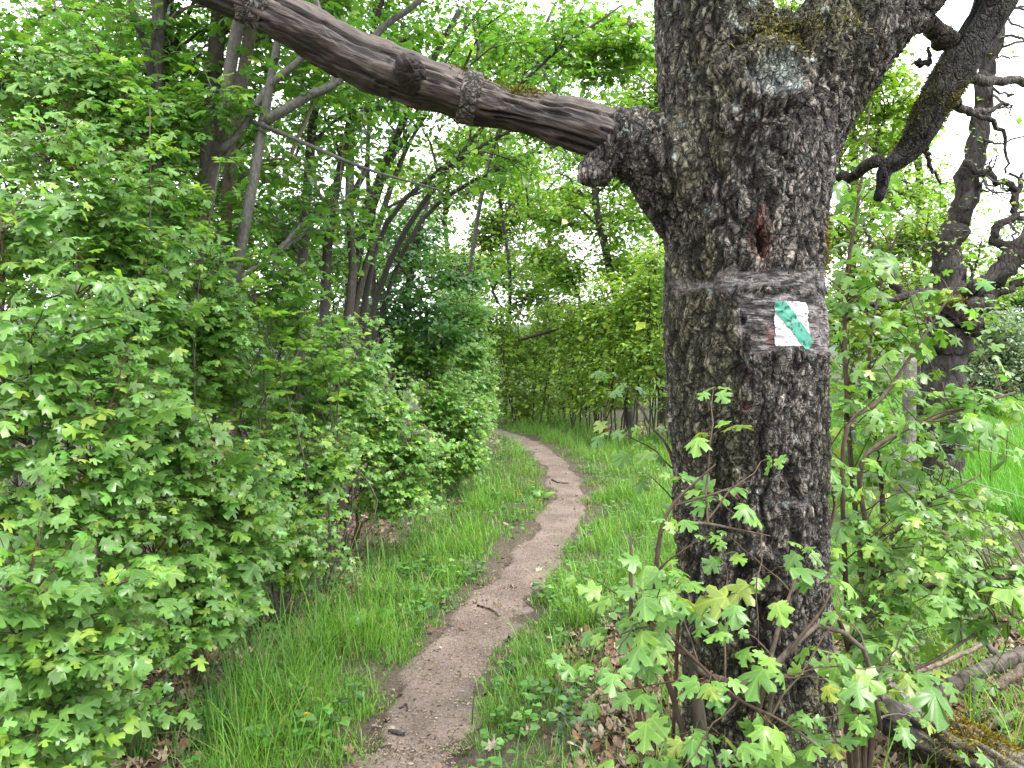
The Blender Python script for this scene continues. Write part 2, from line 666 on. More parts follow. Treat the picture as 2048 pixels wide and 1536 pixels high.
class Leaves:
    def __init__(self):
        self.p, self.d, self.n, self.s, self.c = [], [], [], [], []

    def add(self, p, d, n, s, c):
        k = len(p)
        self.p.append(p)
        self.d.append(nz(d))
        self.n.append(n)
        self.s.append(np.broadcast_to(s, (k,)))
        self.c.append(np.broadcast_to(c, (k, 3)))

    def cat(self):
        if not self.p:
            return None
        p, d, n, s, c = [np.concatenate(x) for x in (self.p, self.d, self.n, self.s, self.c)]
        n = n - d * np.sum(n * d, 1, keepdims=True)
        n = nz(n)
        return p, d, n, s, c

    def emit(self, kind, rng, data=None):
        p, d, n, s, c = self.cat() if data is None else data
        t = TM[kind]
        ids = rng.integers(0, len(t), len(p))
        x = np.cross(d, n)
        VV, TT, CC, off = [], [], [], 0
        for k, (V, T) in enumerate(t):
            m = ids == k
            q = int(m.sum())
            if not q:
                continue
            w = p[m][:, None, :] + s[m][:, None, None] * (V[None, :, 0:1] * x[m][:, None, :] + V[None, :, 1:2] * d[m][:, None, :] + V[None, :, 2:3] * n[m][:, None, :])
            VV.append(w.reshape(-1, 3))
            TT.append((T[None] + (np.arange(q) * len(V))[:, None, None]).reshape(-1, 3) + off)
            CC.append(np.repeat(c[m], len(V), 0))
            off += q * len(V)
        return np.concatenate(VV), np.concatenate(TT), np.concatenate(CC)


def foliage(name, L, kind, parent, rng, material=None, data=None):
    V, T, C = L.emit(kind, rng, data)
    return obj(name, mesh(name, V, T, None, C, material or M_LEAFD), parent, "stuff")


LEAFMESH = []
for _k, (_V, _T) in enumerate(TM['maple']):
    LEAFMESH.append(mesh("leaf", _V, _T, None, np.tile([(0.132, 0.272, 0.062)], (len(_V), 1)), M_LEAF, False))
LEAFMESH_RED = [mesh("leaf", TM['maple'][k][0], TM['maple'][k][1], None, np.tile([(0.22, 0.30, 0.06)], (len(TM['maple'][k][0]), 1)), M_LEAF, False) for k in (2, 5)]


def leaf_objects(parent, data, pick, rng, red=0.0):
    from mathutils import Matrix
    p, d, n, s, c = data
    x = np.cross(d, n)
    for i in pick:
        me = LEAFMESH_RED[rng.integers(2)] if rng.random() < red else LEAFMESH[rng.integers(len(LEAFMESH))]
        o = bpy.data.objects.new("leaf", me)
        COL.objects.link(o)
        o.parent = parent
        q = p[i] - A(parent.location)
        S = float(s[i])
        o.matrix_local = Matrix(((x[i][0] * S, d[i][0] * S, n[i][0] * S, q[0]), (x[i][1] * S, d[i][1] * S, n[i][1] * S, q[1]),
                                 (x[i][2] * S, d[i][2] * S, n[i][2] * S, q[2]), (0, 0, 0, 1)))


def split_leaves(data, limit):
    """indices of the leaves that show largest in the photograph, and the rest"""
    px, py, dd = proj(data[0])
    inv = (px > -40) & (px < 2090) & (py > -40) & (py < 1580) & (dd > 0.3)
    score = np.where(inv, data[3] / np.maximum(dd, 0.3), 0)
    order = np.argsort(-score)
    k = min(limit, int(inv.sum()))
    return order[:k], order[k:]


# ------------------------------------------------------------------ sprays: a twig from a to b with side twigs and leaves
def tints(rng, n, base, var=0.18, yel=0.12):
    b = A(base) * A([1.34, 1.36, 1.38])
    k = np.exp(rng.normal(0, var, (n, 1)))
    c = b * k
    y = rng.random((n, 1)) < yel
    c = np.where(y, c * A([1.75, 1.35, 0.95]), c)
    return c * (1 + rng.normal(0, 0.06, (n, 3)))


def spray(L, G, a, b, rng, leaf=0.055, reach=0.5, twl=0.2, gap=0.06, sp=0.05, r0=0.004, rise=0.12, face=(0, 0, 0), tint=(0.10, 0.21, 0.04),
          bark=(0.10, 0.07, 0.05), sides=3, twigs=True, petiole=False, droop=0.25, flat=0.5, yel=0.12):
    a, b = A(a), A(b)
    ln = float(np.linalg.norm(b - a))
    NP = 7 if petiole else 5
    t = np.linspace(0, 1, NP)[:, None]
    side = nz(np.cross(b - a, UP) + rng.normal(0, 0.05, 3))
    mid = (a + b) / 2 + UP * rise * ln + side * rng.normal(0, 0.06) * ln
    pts = a * (1 - t) ** 2 + 2 * mid * t * (1 - t) + b * t * t
    pts[1:-1] += rng.normal(0, 0.012 * ln, (NP - 2, 3))
    if G is not None:
        G.add(*tube(pts, np.linspace(r0, r0 * 0.3, NP), sides, False), col=bark)
    t0 = max(0.0, 1 - reach / max(ln, 1e-3))
    nn = max(2, int(min(reach, ln) / gap))
    tn = np.linspace(t0, 1, nn)
    q = tn[:, None]
    np_ = a * (1 - q) ** 2 + 2 * mid * q * (1 - q) + b * q * q
    dr = nz(2 * (1 - q) * (mid - a) + 2 * q * (b - mid))
    fade = 1 - 0.75 * (tn - t0) / max(1 - t0, 1e-3)
    # two twigs per node
    sg = np.tile([1.0, -1.0], nn)
    o = np.repeat(np_, 2, 0)
    dd = np.repeat(dr, 2, 0)
    sd = nz(np.cross(dd, UP) + 1e-3)
    td = nz(dd * 0.6 + sd * sg[:, None] * 0.85 + UP * rng.normal(0.05, flat * 0.6, (2 * nn, 1)) + rng.normal(0, 0.15, (2 * nn, 3)))
    tl = twl * np.repeat(fade, 2) * rng.uniform(0.4, 1.1, 2 * nn)
    ml = np.maximum(1, np.round(tl / sp)).astype(int)
    idx = np.repeat(np.arange(2 * nn), ml)
    st = np.concatenate([(np.arange(k) + 1.0) / k for k in ml])
    pos = o[idx] + td[idx] * (tl[idx] * st)[:, None] - UP * (0.12 * tl[idx] * st ** 2)[:, None]
    if G is not None and twigs:
        e = o + td * tl[:, None] - UP * (0.12 * tl)[:, None]
        rr = max(r0 * 0.28, 0.0007)
        u = nz(np.cross(td, rng.normal(0, 1, (2 * nn, 3))))
        v = np.cross(td, u)
        V = np.concatenate([np.stack([o + u * rr, o - u * rr * 0.5 + v * rr, o - u * rr * 0.5 - v * rr], 1), e[:, None, :]], 1).reshape(-1, 3)
        k = np.arange(2 * nn)[:, None, None] * 4
        T = (A([[0, 1, 3], [1, 2, 3], [2, 0, 3]])[None] + k).reshape(-1, 3)
        G.add(V, T, col=bark)
    k = len(pos)
    # leaves in opposite pairs
    pos = np.repeat(pos, 2, 0)
    sg2 = np.tile([1.0, -1.0], k)
    tdd = td[np.repeat(idx, 2)]
    s2 = nz(np.cross(tdd, UP) + 1e-3)
    ld = nz(tdd * 0.55 + s2 * (sg2 * rng.uniform(0.4, 1.0, 2 * k))[:, None] - UP * (droop * rng.uniform(0.2, 1.8, 2 * k))[:, None] + A(face) * 0.35 + rng.normal(0, 0.22, (2 * k, 3)))
    nr = UP * 1.0 + A(face) * 0.8 + rng.normal(0, 0.33, (2 * k, 3))
    size = leaf * np.exp(rng.normal(0, 0.28, 2 * k)) * (0.6 + 0.4 * np.repeat(fade, 2)[np.repeat(idx, 2)])
    pet = size * rng.uniform(0.25, 0.7, 2 * k)
    lp = pos + ld * pet[:, None] * 0.9
    if petiole and G is not None:
        w = s2 * 0.0007
        V = np.stack([pos + w, pos - w, lp], 1).reshape(-1, 3)
        V2 = np.stack([pos + UP * 0.0007, pos - UP * 0.0007, lp], 1).reshape(-1, 3)
        T = np.arange(len(V)).reshape(-1, 3)
        G.add(V, T, col=(0.22, 0.13, 0.07))
        G.add(V2, T, col=(0.22, 0.13, 0.07))
    L.add(lp, ld, nr, size, tints(rng, 2 * k, tint, 0.2, yel))


def ell(rng, c, r, n, shell=0.0):
    v = nz(rng.normal(0, 1, (n, 3)))
    return A(c) + v * A(r) * (rng.uniform(shell ** 3, 1, (n, 1)) ** (1 / 3))


# ------------------------------------------------------------------ terrain
PATHPX = [(800, 1536), (828, 1470), (900, 1330), (965, 1240), (1010, 1180), (1060, 1120), (1105, 1060), (1130, 1010), (1138, 985), (1125, 950), (1100, 915), (1062, 888), (1030, 872)]


def flat_at(px, py, z=0.0):
    d = CO + 0
    r = P(px, py, 1.0) - CO
    k = (z - CAMZ) / r[2]
    return CO + r * k


_pp = [flat_at(*q)[:2] for q in PATHPX]
_pp = [(-0.62, 1.2), (-0.55, 2.0)] + _pp[:-1] + [tuple(_pp[-1]), (-1.2, 17.0), (-3.4, 19.0), (-7, 21.5)]
PC = curve(A(_pp), 420)                               # path centre line (x, y)


def path_dist(x, y):
    x, y = np.asarray(x, float), np.asarray(y, float)
    sh = x.shape
    q = np.stack([x.ravel(), y.ravel()], -1)
    out = np.empty(len(q))
    sgn = np.empty(len(q))
    C = PC[::3]
    tg = np.gradient(C, axis=0)
    for k in range(0, len(q), 40000):
        s = q[k:k + 40000]
        d2 = ((s[:, None, :] - C[None]) ** 2).sum(-1)
        i = d2.argmin(1)
        out[k:k + 40000] = np.sqrt(d2[np.arange(len(s)), i])
        e = s - C[i]
        sgn[k:k + 40000] = np.sign(tg[i, 0] * e[:, 1] - tg[i, 1] * e[:, 0])      # + left of the walker
    return out.reshape(sh), sgn.reshape(sh)


def gz(x, y):
    x, y = np.asarray(x, float), np.asarray(y, float)
    q = np.stack([x.ravel() * 0.9, y.ravel() * 0.9, np.zeros(x.size)], -1)
    z = (fbm(q, 11, 3).reshape(x.shape) - 0.5) * 0.09
    d, _ = path_dist(x, y)
    z = z * sst(0.1, 0.9, d) - 0.03 * (1 - sst(0.12, 0.5, d))
    return z


def hedge_x(y):
    """x of the foot of the thicket on the left of the path"""
    return np.interp(y, [0, 3, 4, 5.5, 8, 12, 14, 17, 20], [-2.0, -1.42, -1.34, -1.12, -0.75, -0.30, -0.35, -1.8, -4])


def axis(lo, hi, step, far):
    a = np.arange(lo, hi + 1e-6, step)
    g = step * np.cumsum(1.16 ** np.arange(1, 80))
    g = g[g < far]
    return np.concatenate([lo - g[::-1], a, hi + g])


gx, gy = axis(-2.5, 4.5, 0.10, 2500), axis(0.5, 16, 0.10, 2500)
XX, YY = np.meshgrid(gx, gy)
near = (np.abs(XX) < 40) & (np.abs(YY) < 60)
ZZ = np.zeros_like(XX)
ZZ[near] = gz(XX[near], YY[near])
ZZ += np.where(XX > 5, -0.012 * np.minimum(XX - 5, 60) * sst(5, 9, XX), 0)
ny_, nx_ = XX.shape
idx = np.arange(ny_ * nx_).reshape(ny_, nx_)
Qg = np.stack([idx[:-1, :-1], idx[:-1, 1:], idx[1:, 1:], idx[1:, :-1]], -1).reshape(-1, 4)
gv = np.stack([XX, YY, ZZ], -1).reshape(-1, 3)
pd, ps = path_dist(np.clip(gv[:, 0], -30, 30), np.clip(gv[:, 1], -10, 40))
n1 = fbm(gv * A([1.6, 1.6, 0]), 3, 4)
soil = A([0.130, 0.098, 0.078])
green = A([0.060, 0.090, 0.025])
f = sst(0.46, 0.62, n1) * 0.45 * (gv[:, 0] > hedge_x(gv[:, 1]) + 0.2) * sst(0.3, 0.5, pd)
f = np.maximum(f, sst(3.6, 4.6, gv[:, 0]))
far = sst(14, 30, np.hypot(gv[:, 0], gv[:, 1]))
f = np.maximum(f, far)
gcol = soil * (1 - f[:, None]) + green * f[:, None]
gcol = gcol * (0.45 + 0.3 * n1[:, None])
ground = obj("ground", mesh("ground", gv, None, Qg, gcol, M_SOIL, True), None, "structure")

# path: a trodden strip just above the ground, its edges sinking under it
ns, nc = 700, 25
pc = curve(A(_pp), ns)
tg = nz(np.gradient(pc, axis=0))
nr2 = np.stack([tg[:, 1], -tg[:, 0]], -1)              # to the right of the walker
s_ = np.linspace(0, 40, ns)
wl_ = 0.192 * (1 + 0.55 * (fbm(np.stack([s_ * 1.3, s_ * 0, s_ * 0], -1), 21, 3) - 0.5) * 2)
wr_ = 0.192 * (1 + 0.55 * (fbm(np.stack([s_ * 1.3, s_ * 0 + 9, s_ * 0], -1), 22, 3) - 0.5) * 2)
u = np.linspace(-1, 1, nc)
lat = np.where(u[None] < 0, u[None] * wl_[:, None], u[None] * wr_[:, None]) * 1.15
px_ = pc[:, None, :] + nr2[:, None, :] * lat[..., None]
pz = gz(px_[..., 0], px_[..., 1]) + 0.016 - 0.05 * sst(0.75, 1.0, np.abs(u))[None]
pv = np.concatenate([px_, pz[..., None]], -1).reshape(-1, 3)
pv[:, 2] += (fbm(pv * A([14, 14, 0]), 5, 3) - 0.5) * 0.014
ii = np.arange(ns * nc).reshape(ns, nc)
Qp = np.stack([ii[:-1, :-1], ii[:-1, 1:], ii[1:, 1:], ii[1:, :-1]], -1).reshape(-1, 4)
pn = fbm(pv * A([5, 5, 0]), 8, 4)
pcol = A([0.160, 0.125, 0.106]) * (0.55 + 0.9 * pn[:, None]) * (1 - 0.2 * sst(0.5, 0.95, np.tile(np.abs(u), ns)))[:, None]
path = obj("footpath", mesh("footpath", pv, None, Qp, pcol, M_PATH, True), None, "structure")

# far wooded hills closing the horizon
hx = np.linspace(-1800, 1800, 160)
hr = np.concatenate([[0], np.linspace(0, 1, 14)])
hz = 45 + 55 * fbm(np.stack([hx * 0.003, hx * 0, hx * 0], -1), 31, 4)
HV = np.stack([np.repeat(hx[None], 14, 0), 1100 + np.linspace(0, 1, 14)[:, None] * 700 + 0 * hx[None], np.sin(np.linspace(0, 1, 14) * math.pi / 2)[:, None] * hz[None] - 2], -1)
hi_ = np.arange(14 * 160).reshape(14, 160)
HQ = np.stack([hi_[:-1, :-1], hi_[:-1, 1:], hi_[1:, 1:], hi_[1:, :-1]], -1).reshape(-1, 4)
obj("hills", mesh("hills", HV.reshape(-1, 3), None, HQ, np.tile([(0.05, 0.085, 0.05)], (14 * 160, 1)), M_HILL, True), None, "structure")

# ------------------------------------------------------------------ the big tree with the trail blaze
TD = 1.95                                                # depth of its axis
TBASE = P(1525, 2050, TD)
TBASE = A([TBASE[0], TBASE[1], float(gz(TBASE[0], TBASE[1]))])
TR = Geo()


def trunk_tube(rows, n=40, sides=28):
    p, r = pxpath(rows, n)
    r = r * 0.928
    TR.add(*tube(p, r, sides, True))


trunk_tube([(1528, 2170, TD, 235), (1528, 2040, TD, 205), (1527, 1900, TD, 186), (1524, 1650, TD, 166), (1516, 1480, TD, 154), (1512, 1300, TD, 149), (1502, 1100, TD, 150), (1498, 900, TD, 155),
            (1491, 700, TD, 163), (1487, 600, TD, 160), (1486, 500, TD, 158), (1490, 400, TD, 163), (1500, 300, TD, 172), (1508, 230, TD, 165)], 90, 40)
trunk_tube([(1475, 330, TD, 152), (1446, 200, TD, 134), (1430, 90, TD, 122), (1422, -20, TD, 116), (1415, -150, TD + .02, 110), (1405, -330, TD + .05, 100)], 40)
trunk_tube([(1520, 340, TD, 140), (1575, 225, TD, 128), (1650, 120, TD, 114), (1745, 15, TD + .02, 100), (1850, -85, TD + .05, 92), (1985, -210, TD + .1, 82), (2090, -330, TD + .15, 76)], 40)
trunk_tube([(1530, 220, TD, 135), (1553, 110, TD, 90), (1566, 55, TD, 50), (1570, 35, TD, 20)], 16)
trunk_tube([(1475, 470, TD, 118), (1405, 385, TD - .01, 118), (1335, 325, TD - .02, 98), (1275, 296, TD - .03, 72), (1215, 277, TD - .04, 60)], 24)
trunk_tube([(1215, 320, TD - .05, 30), (1192, 338, TD - .06, 26), (1172, 349, TD - .07, 20), (1160, 353, TD - .075, 9)], 12, 16)
trunk_tube([(1290, 262, TD, 34), (1262, 236, TD + .01, 28), (1250, 224, TD + .01, 14)], 10, 16)
for ang, rr_ in ((0.4, .26), (1.9, .24), (2.9, .28), (4.1, .25), (5.3, .27)):                      # root flare
    e = A([math.cos(ang) * rr_ * 1.7, math.sin(ang) * rr_ * 1.7, 0])
    w = curve(A([[TBASE[0], TBASE[1], 0.42, 0.10], [TBASE[0] + e[0] * .55, TBASE[1] + e[1] * .55, 0.16, 0.10], [TBASE[0] + e[0], TBASE[1] + e[1], -0.04, 0.07], [TBASE[0] + e[0] * 1.5, TBASE[1] + e[1] * 1.5, -0.14, 0.05]]), 14)
    TR.add(*tube(w[:, :3], w[:, 3], 16, True))

tmp = bpy.data.objects.new("tmp", TR.mesh("tmp", None))
COL.objects.link(tmp)
md = tmp.modifiers.new("r", 'REMESH')
md.mode = 'VOXEL'
md.voxel_size = 0.0050
sm = tmp.modifiers.new("s", 'SMOOTH')
sm.iterations = 14
sm.factor = 0.6
dg = bpy.context.evaluated_depsgraph_get()
ev = tmp.evaluated_get(dg)
em = ev.to_mesh()
nv = len(em.vertices)
TV = np.empty(nv * 3, np.float32)
em.vertices.foreach_get("co", TV)
TV = TV.reshape(-1, 3).astype(float)
TN = np.empty(nv * 3, np.float32)
em.vertices.foreach_get("normal", TN)
TN = TN.reshape(-1, 3).astype(float)
lt = np.empty(len(em.polygons), np.int32)
em.polygons.foreach_get("loop_total", lt)
lv = np.empty(len(em.loops), np.int32)
em.loops.foreach_get("vertex_index", lv)
assert (lt == 4).all()
TQ = lv.reshape(-1, 4)
ev.to_mesh_clear()
bpy.data.objects.remove(tmp)

# bark relief: elongated plates with fissures, a smooth banded patch round the blaze, knots and a hole
tpx, tpy, tdp = proj(TV)
front = sst(0.05, -0.25, TN[:, 1])                        # faces the path side
wp = TV + (np.stack([fbm(TV * 9, 41, 3), fbm(TV * 9, 42, 3), fbm(TV * 9, 43, 3)], -1) - 0.5) * 0.05
f1, f2, cid = voro(wp * A([38, 38, 12]), 50)
g1, g2, gid = voro(wp * A([84, 84, 30]) + 3, 60)
crack = sst(0.0, 0.13, f2 - f1)
crack2 = sst(0.0, 0.16, g2 - g1)
ridge = fbm(wp * A([34, 34, 5]), 44, 4)
rid2 = 1 - np.abs(2 * fbm(wp * A([20, 20, 4.2]), 58, 3) - 1) * 2.4
furrow = sst(0.70, 0.95, rid2)
big = fbm(TV * A([7, 7, 3.5]), 45, 3)
flake = sst(0.35, 0.6, fbm(TV * A([9, 9, 6]), 59, 3))
rough = crack * (0.0035 + 0.005 * cid) + crack2 * (0.0015 + 0.0045 * gid * (0.4 + flake)) + 0.010 * (ridge - 0.5) - 0.009 * furrow + 0.012 * (big - 0.5) + 0.003 * (fbm(TV * 170, 46, 2) - 0.5) * 2
band = fbm(wp * A([16, 16, 75]), 47, 4)
lent = sst(0.54, 0.62, fbm(wp * A([24, 24, 95]), 48, 3))
smoothp = 0.0025 * (band - 0.5) * 2 - 0.0035 * lent + 0.008 * (big - .5) + 0.006


def box(x0, x1, y0, y1, s):
    return sst(x0 - s, x0 + s, tpx) * (1 - sst(x1 - s, x1 + s, tpx)) * sst(y0 - s, y0 + s, tpy) * (1 - sst(y1 - s, y1 + s, tpy))


jit = (fbm(TV * 45, 49, 3) - 0.5) * 60
tpx0, tpy0 = tpx.copy(), tpy.copy()
tpx = tpx0 + jit
tpy = tpy0 + jit * 0.5
sm_mask = np.maximum(box(1488, 1720, 592, 706, 6), box(1425, 1700, 540, 578, 9) * 0.9)
sm_mask = np.maximum(sm_mask, box(1345, 1470, 562, 585, 8) * 0.7)
sm_mask = np.maximum(sm_mask, box(1560, 1625, 998, 1016, 5) * 0.8) * front
keep = sst(0.50, 0.62, fbm(wp * A([30, 30, 45]), 52, 3)) * 0.4
sm_mask = sm_mask * (1 - keep * (1 - box(1540, 1632, 595, 700, 6)))
collar = np.clip(sst(1330, 1215, tpx0), 0, 1) * (tpy0 < 420)       # peeling bark of the limb's collar
disp = rough * (1 - sm_mask) + smoothp * sm_mask
tpx, tpy = tpx0, tpy0


def ellm(cx, cy, rx, ry):
    return np.sqrt(((tpx0 - cx) / rx) ** 2 + ((tpy0 - cy) / ry) ** 2) + (fbm(TV * 40, 53, 3) - 0.5) * 0.5


def frontw(m):
    return m * (TN[:, 1] < 0.1)


e_hole = ellm(1524, 484, 12, 30) + (fbm(TV * 75, 153, 2) - 0.5) * 0.9
disp -= frontw(1 - sst(0.55, 1.15, e_hole)) * 0.05
red_m = frontw(1 - sst(0.8, 2.1, ellm(1522, 474, 14, 34) + (fbm(TV * 90, 154, 2) - 0.5) * 1.6)) * 0.8
e_k = ellm(1512, 1150, 42, 34)
disp += frontw(np.exp(-((e_k - 1.25) / 0.42) ** 2)) * 0.022 - frontw(1 - sst(0.3, 0.8, e_k)) * 0.006
disp -= frontw(np.exp(-((ellm(1510, 1205, 62, 16)) / 0.9) ** 2)) * 0.016
e_k2 = ellm(1545, 150, 58, 50)
disp += frontw(np.exp(-((e_k2 - 1.1) / 0.35) ** 2)) * 0.016 - frontw(np.exp(-((e_k2 - 1.65) / 0.2) ** 2)) * 0.012
e_k3 = ellm(1492, 812, 9, 9)
disp -= frontw(1 - sst(0.5, 1.2, e_k3)) * 0.02
seam = frontw(np.exp(-((tpx0 - 1522 - (fbm(TV * 12, 54, 2) - .5) * 30) / 9) ** 2) * sst(745, 790, tpy0) * (1 - sst(900, 950, tpy0)))
disp -= seam * 0.014
disp += frontw(np.exp(-((tpx0 - 1545) / 16) ** 2) * sst(745, 790, tpy0) * (1 - sst(860, 920, tpy0))) * 0.012
disp += frontw(np.exp(-((tpx0 - 1515) / 40) ** 2) * np.exp(-((tpy0 - 860) / 70) ** 2)) * 0.012
TV2 = TV + TN * disp[:, None]

lowz = sst(1.2, 0.3, TV[:, 2])
grey = A([0.125, 0.108, 0.092])
brown = A([0.070, 0.054, 0.042])
n_a = fbm(TV * A([5, 5, 3]), 55, 4)
n_b = fbm(TV * 30, 56, 3)
pl = np.clip(crack * crack2 * (1 - furrow), 0, 1)
tone = (0.62 + 0.5 * gid * (0.5 + 0.5 * cid) + 0.6 * (n_b - 0.5))[:, None]
tc = A([0.026, 0.020, 0.016]) * (1 - pl[:, None]) + (A([0.235, 0.210, 0.185]) * tone + A([0.02, 0.014, 0.01])) * pl[:, None]
alg = sst(0.44, 0.66, n_a + 0.10 * sst(1560, 1340, tpx0) + 0.1 * lowz) * (0.35 + 0.65 * n_b) * 0.75
tc = tc * (1 - alg[:, None]) + A([0.070, 0.078, 0.022]) * alg[:, None] * (0.6 + 0.9 * pl[:, None])
smc = A([0.25, 0.225, 0.225]) * (0.6 + 0.7 * band[:, None])
smc = smc * (1 - 0.72 * lent[:, None])
smask2 = sm_mask[:, None]
tc = tc * (1 - smask2) + smc * smask2
# lichen near the fork, moss in the crotch
li = sst(0.60, 0.68, fbm(TV * 38, 57, 4) + 0.13 * frontw(np.exp(-((tpx0 - 1530) / 75) ** 2 - ((tpy0 - 150) / 90) ** 2)) + 0.12 * frontw(np.exp(-((tpx0 - 1500) / 45) ** 2 - ((tpy0 - 40) / 60) ** 2)) + .10 * frontw(np.exp(-((tpx0 - 1655) / 35) ** 2 - ((tpy0 - 30) / 40) ** 2)) - 0.115)
tc = tc * (1 - li[:, None]) + A([0.34, 0.40, 0.37]) * li[:, None]
scar = frontw(1 - sst(0.75, 1.0, e_k2)) * 0.55
tc = tc * (1 - scar[:, None]) + A([0.21, 0.245, 0.225]) * (0.5 + n_b[:, None]) * scar[:, None]
ms = frontw(np.exp(-((tpx0 - 1590) / 60) ** 2 - ((tpy0 - 55 + (tpx0 - 1590) * 0.5) / 40) ** 2)) * sst(0.4, 0.6, n_b)
ms = np.maximum(ms, frontw(np.exp(-((tpx0 - 1425) / 40) ** 2 - ((tpy0 - 300) / 80) ** 2)) * sst(0.4, 0.65, n_b) * 0.7)
tc = tc * (1 - ms[:, None]) + A([0.085, 0.085, 0.02]) * ms[:, None]
tc = tc * (1 - red_m[:, None]) + A([0.21, 0.085, 0.062]) * (0.4 + n_b[:, None]) * red_m[:, None]
inn = frontw(1 - sst(0.5, 0.85, e_hole))[:, None]
tc = tc * (1 - inn) + A([0.03, 0.016, 0.012]) * inn
r2 = frontw(np.exp(-((tpx0 - 1540) / 10) ** 2 - ((tpy0 - 672) / 18) ** 2))[:, None]
tc = tc * (1 - r2) + A([0.20, 0.10, 0.09]) * r2
pk = frontw(1 - sst(0.8, 1.6, e_k3))[:, None]
tc = tc * (1 - pk) + A([0.30, 0.16, 0.14]) * pk
co = (collar * sst(0.4, 0.6, band))[:, None]
tc = tc * (1 - co) + A([0.17, 0.155, 0.14]) * (0.4 + n_b[:, None] * 1.1) * co

tc = tc * 0.72
big_tree = thing("cherry_tree", "thick dark-barked tree with a white and green trail blaze beside the path", "tree", TBASE)
trunk = obj("trunk", mesh("trunk", TV2, None, TQ, tc, M_BARK, True, 1 - sm_mask), big_tree)
trunk_bvh = BVHTree.FromPolygons([Vector(v) for v in TV2], [tuple(q) for q in TQ.tolist()])

# the blaze: paint lying on the bark, wrapped to the trunk
AX = P(1491, 646, TD)                                     # trunk axis at that height
th0 = math.asin((1587 - 1491) / 163.0) - math.atan((1491 - CXP) / FPX)


def wrap(uu, vv, off):
    """uu across, vv up, in metres, on the bark round the trunk at blaze height"""
    th = th0 - 0.07 + uu / 0.197
    dv = Vector((math.sin(th), -math.cos(th), 0))
    o = Vector((AX[0], AX[1], AX[2] + vv - 0.008)) + dv * 0.45
    hit = trunk_bvh.ray_cast(o, -dv)
    dist = hit[3] if hit[0] is not None else 0.45 - 0.2
    return o, dv, dist


def patch(x0, x1, y0, y1, test, off, colf, name, nx=100, ny=100):
    us, vs = np.linspace(x0, x1, nx), np.linspace(y0, y1, ny)
    D = np.empty((ny, nx))
    O, DV = {}, {}
    for j, v in enumerate(vs):
        for i, q in enumerate(us):
            o, dv, d = wrap(q, v, off)
            D[j, i] = d
            O[j, i], DV[j, i] = A(o), A(dv)
    for _ in range(14):
        K = np.pad(D, 1, mode='edge')
        K = np.minimum(D, (K[:-2, 1:-1] + K[2:, 1:-1] + K[1:-1, :-2] + K[1:-1, 2:]) / 4)
        D = 0.35 * D + 0.65 * K
    V = A([O[j, i] - DV[j, i] * (D[j, i] - off) for j in range(ny) for i in range(nx)])
    cc = A([(q, v) for v in vs for q in us])
    k = np.arange(nx * ny).reshape(ny, nx)
    Q = np.stack([k[:-1, :-1], k[:-1, 1:], k[1:, 1:], k[1:, :-1]], -1).reshape(-1, 4)
    mid = cc[Q].mean(1)
    Q = Q[test(mid)]
    use = np.unique(Q)
    rm = -np.ones(len(V), int)
    rm[use] = np.arange(len(use))
    return mesh(name, V[use], None, rm[Q], colf(V[use], cc[use]), M_PAINT, True)


def in_square(m):
    j = (fbm(np.column_stack([m * 160, m[:, :1] * 0]), 71, 3) - 0.5) * 0.003
    x, y = np.abs(m[:, 0]) + j, np.abs(m[:, 1]) + j
    r = 0.006
    return (x < 0.0450) & (y < 0.0495) & ~((x > 0.0450 - r) & (y > 0.0495 - r) & (np.hypot(x - 0.0450 + r, y - 0.0495 + r) > r))


def in_stripe(m):
    j = (fbm(np.column_stack([m * 120, m[:, :1] * 0]), 72, 3) - 0.5) * 0.003
    a = A([-0.034, 0.042])
    b = A([0.036, -0.041])
    ab = b - a
    t = np.clip(((m - a) @ ab) / (ab @ ab), 0, 1)
    d = np.linalg.norm(m - a - t[:, None] * ab, axis=1) + j
    return (d < 0.0168) & (m[:, 0] > -0.0455 + j) & (m[:, 1] < 0.050 + j)


def white_c(V, c):
    k = sst(0.60, 0.66, fbm(np.column_stack([c[:, 0] * 110, c[:, 1] * 260, c[:, 0] * 0]), 73, 4))[:, None]
    return A([0.50, 0.52, 0.555]) * (1 - k) + A([0.22, 0.19, 0.18]) * k


def green_c(V, c):
    n_ = fbm(np.column_stack([c[:, 0] * 150, c[:, 1] * 150, c[:, 0] * 0]), 74, 4)
    s_ = fbm(np.column_stack([(c[:, 0] + c[:, 1]) * 700, (c[:, 0] - c[:, 1]) * 30, c[:, 0] * 0]), 75, 2)
    k = sst(0.67, 0.72, n_)[:, None]
    return A([0.045, 0.235, 0.165]) * (0.7 + 0.6 * s_[:, None]) * (1 - k) + A([0.02, 0.06, 0.045]) * k


blaze = obj("trail_blaze", patch(-0.055, 0.055, -0.06, 0.06, in_square, 0.0016, white_c, "trail_blaze"), big_tree)
blaze["label"] = "white painted square with a green diagonal stripe"
stripe = obj("stripe", patch(-0.055, 0.058, -0.064, 0.064, in_stripe, 0.0028, green_c, "stripe"), blaze)
stripe.location = (0, 0, 0)
stripe["label"] = "green diagonal stripe of the blaze"


